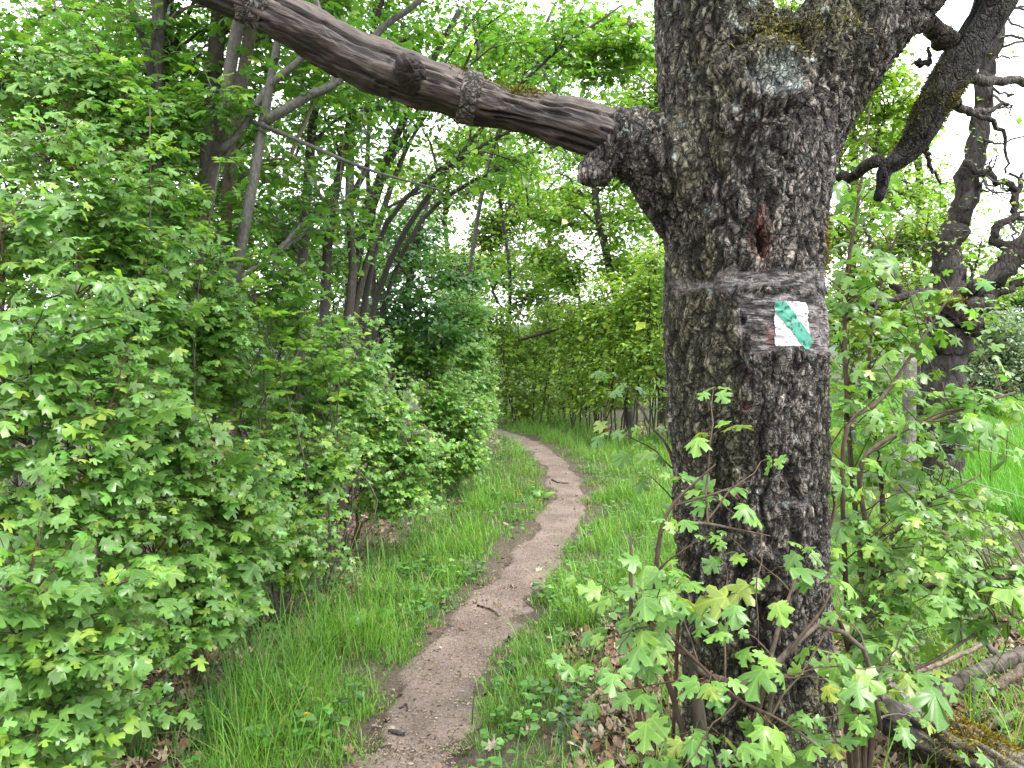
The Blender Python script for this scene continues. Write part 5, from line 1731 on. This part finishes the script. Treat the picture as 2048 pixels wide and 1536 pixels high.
for i, (rows, lab) in enumerate((([(1790, 1355, 3.3, 5), (1860, 1335, 3.3, 5), (1930, 1305, 3.35, 5), (1975, 1285, 3.4, 4)], "pale bare stick leaning over the cleavers behind the log"),
                                 ([(1995, 1375, 3.2, 9), (2030, 1350, 3.2, 10), (2080, 1320, 3.2, 9)], "smooth tan stick at the right edge above the log"))):
    p, r = pxpath(rows, 14)
    G = Geo()
    G.add(*tube(gnarl(p, i, .004), r, 8, True, .1, i), col=(0.15, 0.115, 0.085))
    tag(obj("stick", G.mesh("stick", M_WOOD)), lab, "stick", "sticks lying by the log")

# ------------------------------------------------------------------ ground cover
def blades(x, y, z, h, w, lean, az, col, curl=0.5):
    """grass blades as bent strips; all arrays of length n"""
    n = len(x)
    b = np.stack([x, y, z - 0.01], -1)
    dr = np.stack([np.cos(az), np.sin(az), np.zeros(n)], -1)
    sd = np.stack([-np.sin(az), np.cos(az), np.zeros(n)], -1)
    V = np.empty((n, 7, 3))
    for k, t in enumerate((0.0, 0.4, 0.75)):
        c = b + UP * (h * t * (1 - 0.25 * lean * t))[:, None] + dr * (h * lean * t ** (1 + curl))[:, None]
        ww = w * (1.0, 0.85, 0.5)[k]
        V[:, 2 * k] = c - sd * ww[:, None]
        V[:, 2 * k + 1] = c + sd * ww[:, None]
    V[:, 6] = b + UP * (h * (1 - 0.42 * lean))[:, None] + dr * (h * lean)[:, None]
    T = A([[0, 1, 3], [0, 3, 2], [2, 3, 5], [2, 5, 4], [4, 5, 6]])
    T = (T[None] + (np.arange(n) * 7)[:, None, None]).reshape(-1, 3)
    return V.reshape(-1, 3), T, np.repeat(col, 7, 0)


def zone_litter(x, y):
    q = np.stack([x * 1.7, y * 1.7, 0 * x], -1)
    e = (fbm(q, 801, 3) - 0.5) * 0.9
    right = sst(0.10, 0.45, x + e * 0.5 - 0.10 * (y - 3)) * (1 - sst(3.9, 4.7, y + e)) * (1 - sst(2.6, 3.4, x))
    hx_ = hedge_x(y)
    left = sst(0.44, 0.16, x - hx_ + e * 0.5)
    bend = sst(13.0, 13.8, y + e) * sst(1.2, 1.8, x) * (1 - sst(3.6, 4.2, x))
    return np.clip(np.maximum(np.maximum(right, left), bend), 0, 1), right, left


rg = np.random.default_rng(810)
GX, GY = [], []
for (x0, x1, y0, y1, dens) in ((-2.4, 2.4, 1.6, 4.5, 1150), (-2.0, 3.4, 4.5, 8.5, 680), (-1.6, 4.0, 8.5, 16, 220), (-3, 4.0, 16, 20, 80)):
    m = int((x1 - x0) * (y1 - y0) * dens)
    GX.append(rg.uniform(x0, x1, m))
    GY.append(rg.uniform(y0, y1, m))
cx_, cy_ = np.concatenate(GX), np.concatenate(GY)          # tuft candidates
pd_, ps_ = path_dist(cx_, cy_)
lz, lr_, ll_ = zone_litter(cx_, cy_)
edge = 0.165 + 0.15 * (fbm(np.stack([cx_ * 5, cy_ * 5, 0 * cx_], -1), 802, 3) - 0.5) * 2
clump = fbm(np.stack([cx_ * 3.2, cy_ * 3.2, 0 * cx_], -1), 803, 3)
prob = sst(-0.02, 0.10, pd_ - edge) * (1 - 0.93 * lz) * (0.6 + 1.1 * sst(0.35, 0.6, clump))
prob = np.maximum(prob, 0.35 * lr_ * sst(0.60, 0.66, clump))
prob = np.maximum(prob, 0.06 * sst(0.10, 0.2, pd_))
hxx = hedge_x(cy_)
prob *= sst(-0.35, -0.05, cx_ - hxx)
okk = rg.random(len(cx_)) < prob
cx_, cy_, pd_, ps_, lz, lr_, clump, hxx = [q[okk] for q in (cx_, cy_, pd_, ps_, lz, lr_, clump, hxx)]
nb = 5
n = len(cx_) * nb
bx_ = np.repeat(cx_, nb) + rg.normal(0, 0.022, n)
by_ = np.repeat(cy_, nb) + rg.normal(0, 0.022, n)
pdr = np.repeat(pd_, nb)
psr = np.repeat(ps_, nb)
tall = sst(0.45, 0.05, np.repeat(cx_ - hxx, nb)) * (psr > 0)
hh = (0.036 + 0.068 * sst(0.2, 0.6, pdr) + 0.13 * tall + 0.05 * (np.repeat(clump, nb) - .4)) * np.exp(rg.normal(0, 0.42, n)) * (0.6 + 0.8 * np.repeat(sst(.3, .65, clump), nb))
hh *= np.where(pdr < 0.24, 0.6, 1.0)
yr = np.repeat(cy_, nb)
wid = (0.0013 + 0.0016 * rg.random(n)) * (1 + 0.06 * np.maximum(0, yr - 3))
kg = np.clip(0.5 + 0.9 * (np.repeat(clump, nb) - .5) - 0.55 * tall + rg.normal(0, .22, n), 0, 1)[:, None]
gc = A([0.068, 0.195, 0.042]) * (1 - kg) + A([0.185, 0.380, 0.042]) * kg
dry = rg.random((n, 1)) < 0.06
gc = np.where(dry, A([0.30, 0.25, 0.12]), gc) * np.exp(rg.normal(0, .15, (n, 1)))
sidel = psr > 0
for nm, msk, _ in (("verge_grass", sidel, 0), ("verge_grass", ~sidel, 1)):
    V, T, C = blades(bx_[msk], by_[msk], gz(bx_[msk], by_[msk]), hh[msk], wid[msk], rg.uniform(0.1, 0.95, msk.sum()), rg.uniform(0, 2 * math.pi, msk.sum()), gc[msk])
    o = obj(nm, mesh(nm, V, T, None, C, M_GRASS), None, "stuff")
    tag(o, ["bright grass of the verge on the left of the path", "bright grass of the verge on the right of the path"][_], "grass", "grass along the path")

# meadow on the right
M = 34000
my = 5.0 + 30 * rg.random(M) ** 1.7
mx = FX + 0.1 + (np.maximum(my * 0.72 - FX, 1.2)) * rg.random(M)
mh = 0.22 * np.exp(rg.normal(0, .3, M)) * (0.7 + .6 * fbm(np.stack([mx, my, 0 * mx], -1), 811, 3))
mw = 0.0026 * (1 + 0.11 * (my - 4))
mk = np.clip(fbm(np.stack([mx * .8, my * .8, 0 * mx], -1), 812, 3) + rg.normal(0, .15, M), 0, 1)[:, None]
V, T, C = blades(mx, my, gz(mx, my) - 0.012 * (mx - 5) * sst(5, 9, mx), mh, mw, rg.uniform(.1, .8, M), rg.uniform(0, 2 * math.pi, M), A([0.085, 0.26, 0.026]) * (1 - mk) + A([0.155, 0.40, 0.035]) * mk)
tag(obj("meadow_grass", mesh("meadow_grass", V, T, None, C, M_GRASS), None, "stuff"), "bright green meadow grass beyond the wire fence", "grass")

# long arching blades in the foreground at lower left, each clump a thing
gt = "tufts of long grass at the path's edge"
for i, (px, py, m, h, lab) in enumerate(((430, 1500, 46, .34, "tuft of long arching grass at the bottom left, leftmost of the long tufts"), (560, 1440, 50, .32, "dense tuft of long grass left of the path's near end"),
                                         (650, 1330, 44, .34, "long grass tuft under the broad dock leaves"), (770, 1170, 46, .36, "tall dark grass tuft against the litter under the thicket"),
                                         (845, 1090, 44, .38, "tall seeding grass tuft halfway along the left verge"), (935, 1010, 36, .38, "tall dark grass tuft beneath the pale bush"),
                                         (1075, 1330, 40, .26, "upright grass tuft at the path's right edge, upper one"), (1010, 1440, 44, .25, "upright grass tuft at the path's right edge, lower one"),
                                         (1175, 1330, 30, .24, "thin grass tuft standing in the brown litter"), (250, 1520, 30, .36, "bluish broad-bladed grass in the bottom left corner"))):
    c0 = on_ground(px, min(py, 1530))
    q = np.random.default_rng(820 + i)
    V, T, C = blades(c0[0] + q.normal(0, .05, m), c0[1] + q.normal(0, .05, m), np.full(m, c0[2]), h * q.uniform(.45, 1.1, m), q.uniform(.0016, .0036, m) * (1.6 if i == 9 else 1), q.uniform(.1, .9, m), q.uniform(0, 6.28, m),
                     A([0.075, 0.185, 0.032]) * np.exp(q.normal(0, .3, (m, 1))))
    o = obj("grass_tuft", mesh("grass_tuft", V, T, None, C, M_GRASS))
    tag(o, lab, "grass tuft", gt)

# leaf litter
rg = np.random.default_rng(830)
LX, LY = [], []
for (x0, x1, y0, y1, dens) in ((-2.6, 3.2, 1.8, 5.2, 900), (0.1, 2.8, 2.4, 4.9, 1500), (-2.2, 3.2, 5.2, 9, 300), (-1.5, 4.2, 9, 16.5, 90)):
    m = int((x1 - x0) * (y1 - y0) * dens)
    LX.append(rg.uniform(x0, x1, m))
    LY.append(rg.uniform(y0, y1, m))
lx, ly = np.concatenate(LX), np.concatenate(LY)
z_, r_, l_ = zone_litter(lx, ly)
dpl, _s = path_dist(lx, ly)
pr = np.maximum(z_, 0.03) * np.where(dpl < .2, .5, 1) + 0.018 * (dpl < .2)
k_ = rg.random(len(lx)) < pr
lx, ly = lx[k_], ly[k_]
n = len(lx)
L = Leaves()
az = rg.uniform(0, 6.28, n)
dl = np.stack([np.cos(az), np.sin(az), rg.normal(0.1, .28, n)], -1)
cl = A([[0.27, 0.19, 0.125], [0.36, 0.28, 0.20], [0.17, 0.105, 0.07], [0.24, 0.13, 0.08], [0.42, 0.35, 0.27]])[rg.choice(5, n, p=[.34, .24, .22, .12, .08])]
L.add(np.stack([lx, ly, gz(lx, ly) + 0.006 + 0.025 * rg.random(n) * (rg.random(n) < .7)], -1), dl, UP + rg.normal(0, .35, (n, 3)), rg.uniform(.022, .062, n), cl * 0.72 * np.exp(rg.normal(0, .22, (n, 1))))
V, T, C = L.emit('dead', rg)
tag(obj("leaf_litter", mesh("leaf_litter", V, T, None, C, M_LITTER), None, "stuff"), "brown dead leaves covering the soil round the tree and under the thicket", "leaf litter")

# chips, husks and crumbs trodden into the path
rg = np.random.default_rng(840)
n = 11000
i_ = rg.integers(0, 330, n)
t_ = rg.uniform(-.2, .2, n)
c0 = PC[i_]
tg_ = nz(np.gradient(PC, axis=0))[i_]
cx = c0[:, 0] + tg_[:, 1] * t_
cy = c0[:, 1] - tg_[:, 0] * t_
kp = cy < 14.5
cx, cy = cx[kp], cy[kp]
n = len(cx)
az = rg.uniform(0, 6.28, n)
s1 = rg.uniform(.0015, .008, n) * np.where(rg.random(n) < .06, 1.9, 1)
s2 = s1 * rg.uniform(.2, .6, n)
d1 = np.stack([np.cos(az), np.sin(az), rg.normal(0, .15, n)], -1) * s1[:, None]
d2 = np.stack([-np.sin(az), np.cos(az), rg.normal(0, .3, n)], -1) * s2[:, None]
c3 = np.stack([cx, cy, gz(cx, cy) + 0.020 + 0.003 * rg.random(n)], -1)
top = c3 + UP * 0.004
V = np.stack([c3 - d1, c3 + d2, c3 + d1, c3 - d2, top], 1).reshape(-1, 3)
T = (A([[0, 1, 4], [1, 2, 4], [2, 3, 4], [3, 0, 4]])[None] + (np.arange(n) * 5)[:, None, None]).reshape(-1, 3)
ch = 0.62 * A([[0.40, 0.30, 0.22], [0.30, 0.22, 0.16], [0.10, 0.07, 0.055], [0.46, 0.40, 0.32]])[rg.choice(4, n, p=[.25, .25, .38, .12])]
tag(obj("path_debris", mesh("path_debris", V, T, None, np.repeat(ch, 5, 0), M_LITTER), None, "stuff"), "pale husks and dark crumbs scattered on the trodden path", "debris")

# low herbs with round leaves, ivy and seedlings
rg = np.random.default_rng(850)
L = Leaves()
hxs, hys = [], []
for (x0, x1, y0, y1, dens) in ((-2.4, 2.6, 1.9, 5.5, 150), (-1.9, 3.6, 5.5, 12, 60)):
    m = int((x1 - x0) * (y1 - y0) * dens)
    hxs.append(rg.uniform(x0, x1, m))
    hys.append(rg.uniform(y0, y1, m))
hx2, hy2 = np.concatenate(hxs), np.concatenate(hys)
dph, sph = path_dist(hx2, hy2)
zz, rr2, ll2 = zone_litter(hx2, hy2)
nn2 = fbm(np.stack([hx2 * 2.2, hy2 * 2.2, 0 * hx2], -1), 851, 3)
k_ = (dph > .24) & (rg.random(len(hx2)) < sst(.40, .58, nn2) * np.where(sph > 0, .95, .45) * (1 - .75 * rr2)) & (hx2 > hedge_x(hy2) - .7)
hx2, hy2 = hx2[k_], hy2[k_]
for x_, y_ in zip(hx2, hy2):
    m = rg.integers(4, 9)
    a2 = rg.uniform(0, 6.28, m)
    el = rg.uniform(.1, .9, m)
    dd_ = np.stack([np.cos(a2), np.sin(a2), el * .6], -1)
    hgt = rg.uniform(.01, .11, m)
    p_ = A([x_, y_, 0]) + np.stack([np.cos(a2) * .02, np.sin(a2) * .02, float(gz(x_, y_)) + hgt], -1)
    L.add(p_, dd_, UP * 1.0 + dd_ * -.3 + rg.normal(0, .2, (m, 3)), rg.uniform(.02, .055, m), tints(rg, m, (0.080, 0.185, 0.040) if rg.random() < .8 else (0.035, 0.085, 0.035), .2, .1))
V, T, C = L.emit('round', rg)
tag(obj("undergrowth", mesh("undergrowth", V, T, None, C, M_LEAFD), None, "stuff"), "low round-leaved herbs and ivy growing through litter and grass", "undergrowth")

# dock plants with broad leaves
TM['dock'] = [oval(np.random.default_rng(1), .24, 6, .35, .35), oval(np.random.default_rng(2), .2, 6, .5, .2)]
for i, (px, py, lab) in enumerate(((738, 1262, "broad-leaved dock plant at the left edge of the path"), (560, 1490, "broad-leaved dock plant low in the grass near the bottom edge"), (1085, 995, "small dock plant among the dandelions"))):
    c0 = on_ground(px, min(py, 1530))
    q = np.random.default_rng(860 + i)
    root = thing("dock_plant", lab, "plant", c0, "dock plants along the path")
    for k in range(7):
        a2 = k * 0.9 + q.uniform(-.3, .3)
        d_ = nz(A([math.cos(a2), math.sin(a2), q.uniform(.35, 1.1)]))
        L = Leaves()
        L.add(A([c0 + d_ * .03]), A([d_]), A([UP + A([0, -.4, 0]) - d_ * .2]), A([q.uniform(.09, .15)]), tints(q, 1, (0.085, 0.20, 0.04), .15, .1))
        V, T, C = L.emit('dock', q)
        obj("leaf", mesh("leaf", V, T, None, C, M_LEAFD, True), root)

# dandelions
gd = "yellow dandelions in the left verge"
DL = [(1064, 935, "topmost dandelion flower beside the path"), (1066, 964, "dandelion flower, right one of the close pair below the topmost"), (1061, 962, "dandelion flower, left one of the close pair below the topmost"), (1032, 981, "dandelion nearest the tall plantain stems"),
      (1041, 989, "dandelion just right of the plantain stems"), (1080, 999, "dandelion at the very edge of the path"), (1082, 985, "dandelion bud at the path's edge above another"), (1047, 1019, "lowest dandelion of the left verge cluster"),
      (1185, 965, "single dandelion on the right side of the path"), (612, 1428, "yellow flower low in the grass at the bottom left"), (1007, 971, "dandelion closest to the pale bush")]
for i, (px, py, lab) in enumerate(DL):
    c0 = on_ground(px, py + (14 if py < 1100 else 45))
    tp = P(px, py, (c0 - CO) @ CF)
    q = np.random.default_rng(880 + i)
    root = thing("dandelion", lab, "flower", c0, gd)
    G = Geo()
    G.add(*tube(A([c0 - UP * .01, (c0 + tp) / 2 + q.normal(0, .005, 3), tp]), [.0022, .002, .002], 6, True), col=(.12, .16, .05))
    obj("stalk", G.mesh("stalk", M_GRASS), root)
    m = 40
    a2 = np.arange(m) * 2.4
    rr3 = 0.017 * np.sqrt((np.arange(m) + .5) / m)
    tip = tp + np.stack([np.cos(a2) * rr3, np.sin(a2) * rr3, .006 * (1 - rr3 / .017)], -1)
    sdv = np.stack([-np.sin(a2), np.cos(a2), 0 * a2], -1) * .0028
    V = np.stack([np.tile(tp - UP * .003, (m, 1)), tip + sdv, tip - sdv], 1).reshape(-1, 3)
    G = Geo()
    G.add(V, np.arange(3 * m).reshape(-1, 3), None, A([.75, .47, .015]) * q.uniform(.8, 1.1, (3 * m, 1)))
    obj("flower_head", G.mesh("flower_head", M_FLOWER, False), root, "stuff")

# ribwort plantain: dark heads on thin stalks
PLN = [(983, 1012), (953, 1018), (973, 1050), (976, 1030), (946, 1042), (1014, 1010), (1086, 1007), (1083, 991), (1002, 965), (1021, 940), (975, 1062), (1044, 1004), (938, 1105), (995, 935), (962, 990), (1100, 968)]
_ORD = 'one two three four five six seven eight nine ten eleven twelve thirteen fourteen fifteen sixteen'.split()
_RANK = {k: r for r, k in enumerate(sorted(range(len(PLN)), key=lambda k: PLN[k][1]))}
for i, (px, py) in enumerate(PLN):
    d_ = 7.2 + (1040 - py) * .02
    tp = P(px, py, d_)
    c0 = A([tp[0] + .02 * math.sin(i * 2.1), tp[1] + .02, float(gz(tp[0], tp[1]))])
    root = thing("ribwort_plantain", "blackish plantain seed head in the left verge, number %s counting from the top" % _ORD[_RANK[i]], "plant", c0, "plantain stalks in the left verge")
    G = Geo()
    G.add(*tube(A([c0 - UP * .01, (c0 + tp) / 2 + A([.008, 0, 0]), tp]), [.0016, .0014, .0012], 5, True), col=(.09, .15, .05))
    obj("stalk", G.mesh("stalk", M_GRASS), root)
    G = Geo()
    ax_ = nz(tp - c0)
    G.add(*tube(A([tp - ax_ * .003, tp + ax_ * .006, tp + ax_ * .018, tp + ax_ * .028]), [.003, .0062, .0055, .0015], 8, True, .15, i), col=(.018, .013, .012))
    obj("seed_head", G.mesh("seed_head", M_LITTER), root)

# cleavers: whorled stalks behind the log
TM['lance'] = [oval(np.random.default_rng(3), .11, 2, .2, .25)]
for i, (px, py, top_) in enumerate(((1808, 1395, 1205), (1830, 1400, 1240), (1795, 1385, 1260), (1850, 1390, 1290))):
    c0 = on_ground(px, py)
    d_ = (c0 - CO) @ CF
    tp = P(px + (12, 30, -18, 40)[i], top_, d_)
    root = thing("cleavers", ["tallest whorled cleavers stalk behind the log", "whorled cleavers stalk leaning right behind the log", "short whorled cleavers stalk left of the tallest", "low whorled cleavers stalk nearest the dark fallen branch"][i], "plant", c0, "cleavers behind the log")
    q = np.random.default_rng(900 + i)
    st_ = curve(A([c0 - UP * .01, (c0 + tp) / 2 + q.normal(0, .02, 3), tp]), 12)
    G = Geo()
    G.add(*tube(st_, .0018, 5, True), col=(.10, .19, .05))
    obj("stalk", G.mesh("stalk", M_GRASS), root)
    for k in range(3, 12):
        m = 7
        L = Leaves()
        a2 = np.arange(m) * 6.283 / m + q.uniform(0, 1)
        d2_ = np.stack([np.cos(a2), np.sin(a2), 0 * a2 + .25], -1)
        L.add(np.tile(st_[k], (m, 1)), d2_, np.tile(UP, (m, 1)) + q.normal(0, .15, (m, 3)), np.full(m, .045 - .002 * k), tints(q, m, (.10, .23, .04), .12, .1))
        V, T, C = L.emit('lance', q)
        obj("leaf_whorl", mesh("leaf_whorl", V, T, None, C, M_GRASS), root, "stuff")

# ash saplings with feathery leaves between the pole trunks
for i, (base_px, d_, tips, lab) in enumerate(((560, 4.3, [(505, 590), (545, 640), (470, 760), (520, 700), (600, 700), (500, 520)], "ash sapling with feathery leaves in front of the pale leaning trunk"),
                                              (640, 4.8, [(640, 690), (600, 610), (660, 760), (620, 660), (690, 680), (600, 830)], "ash sapling with feathery leaves right of the dark upright trunk"),
                                              (235, 3.9, [(300, 215), (440, 330)], "tall ash shoot with yellowish tip leaves before the close pair of trunks"))):
    c0 = gpt(base_px, d_)
    q = np.random.default_rng(920 + i)
    root = thing("ash_sapling", lab, "sapling", c0, "ash saplings among the pole trunks")
    for (tx, ty) in tips:
        tp = P(tx, ty, d_ + q.normal(0, .08))
        c = curve(A([c0 - UP * .03, c0 + (tp - c0) * .35 + A([q.normal(0, .12), 0, .1]), c0 + (tp - c0) * .7 + A([q.normal(0, .10), 0, .03]), tp]), 12)
        G = Geo()
        G.add(*tube(c, np.linspace(.007, .0028, 12), 6, True), col=(.09, .08, .065))
        obj("stem", G.mesh("stem", M_STEM), root)
        for k in range(7):
            a2 = q.uniform(0, 6.28)
            rd = nz(A([math.cos(a2), math.sin(a2), q.uniform(-.1, .8)]) + nz(tp - c0) * .3)
            R_ = q.uniform(.10, .19)
            s0 = c[-1 - (k % 4)]
            t4 = np.linspace(.25, 1, 6)
            ct = s0 + rd * (R_ * t4)[:, None] - UP * (.25 * R_ * t4 ** 2)[:, None]
            sd_ = nz(np.cross(rd, UP))
            L = Leaves()
            pp = np.concatenate([ct[:-1], ct[:-1], ct[-1:]])
            dd2 = np.concatenate([np.tile(sd_ + rd * .7, (5, 1)), np.tile(-sd_ + rd * .7, (5, 1)), rd[None]])
            L.add(pp, dd2 - UP * .15, np.tile(UP + A([.2, -.5, 0]), (11, 1)) + q.normal(0, .15, (11, 3)), np.full(11, R_ * .36), tints(q, 11, (.13, .25, .035), .1, .25))
            V, T, C = L.emit('oval', q)
            G = Geo()
            G.add(V, T, None, C)
            G.add(*tube(np.concatenate([s0[None], ct]), .0012, 4, False), col=(.14, .2, .05))
            obj("feathery_leaf", G.mesh("feathery_leaf", M_LEAFD, False), root)

# things lying on the path
for i, (pts_, r_, lab, nm) in enumerate((([(735, 1494), (760, 1490), (785, 1486)], .006, "short dark twig lying across the near end of the path", "twig"), ([(955, 1208), (985, 1218), (1000, 1230)], .007, "dark twig at the left side of the path's middle stretch", "twig"),
                                         ([(1104, 958), (1118, 964), (1138, 965)], .010, "thin curved twig on the path at the bend", "twig"), ([(800, 1412), (812, 1405), (815, 1418)], .005, "tiny forked twig just beyond the bark chip", "twig"))):
    c = curve(A([on_ground(*q) + UP * .022 for q in pts_]), 12)
    G = Geo()
    G.add(*tube(gnarl(c, i, .002), r_ * np.linspace(1, .6, 12), 7, True, .15, i), col=(.055, .042, .036))
    tag(obj(nm, G.mesh(nm, M_OLD)), lab, "twig", "twigs lying on the path")
q0 = on_ground(793, 1462) + UP * .026
uu = np.linspace(-1, 1, 22)
vv = np.linspace(-1, 1, 9)
U2, V2 = np.meshgrid(uu, vv)
taper = np.sqrt(np.clip(1 - np.abs(U2) ** 2.4, 0, 1))
px2 = U2 * .042
py2 = V2 * taper * .012
ang = -.45
pzz = .007 * (1 - V2 ** 2) * taper + (fbm(np.stack([U2.ravel() * 5, V2.ravel() * 3, U2.ravel() * 0], -1), 9, 3).reshape(U2.shape) - .5) * .006
BV = np.stack([q0[0] + px2 * math.cos(ang) - py2 * math.sin(ang), q0[1] + px2 * math.sin(ang) + py2 * math.cos(ang), q0[2] + pzz], -1).reshape(-1, 3)
bi = np.arange(22 * 9).reshape(9, 22)
BQ = np.stack([bi[:-1, :-1], bi[:-1, 1:], bi[1:, 1:], bi[1:, :-1]], -1).reshape(-1, 4)
BV2 = BV - UP * .006
BV = np.concatenate([BV, BV2])
BQ = np.concatenate([BQ, (BQ + 198)[:, ::-1]])
tag(obj("bark_chip", mesh("bark_chip", BV, None, BQ, np.tile([(.05, .043, .042)], (396, 1)), M_OLD, True)), "blackish chip of bark lying on the near end of the path", "bark")
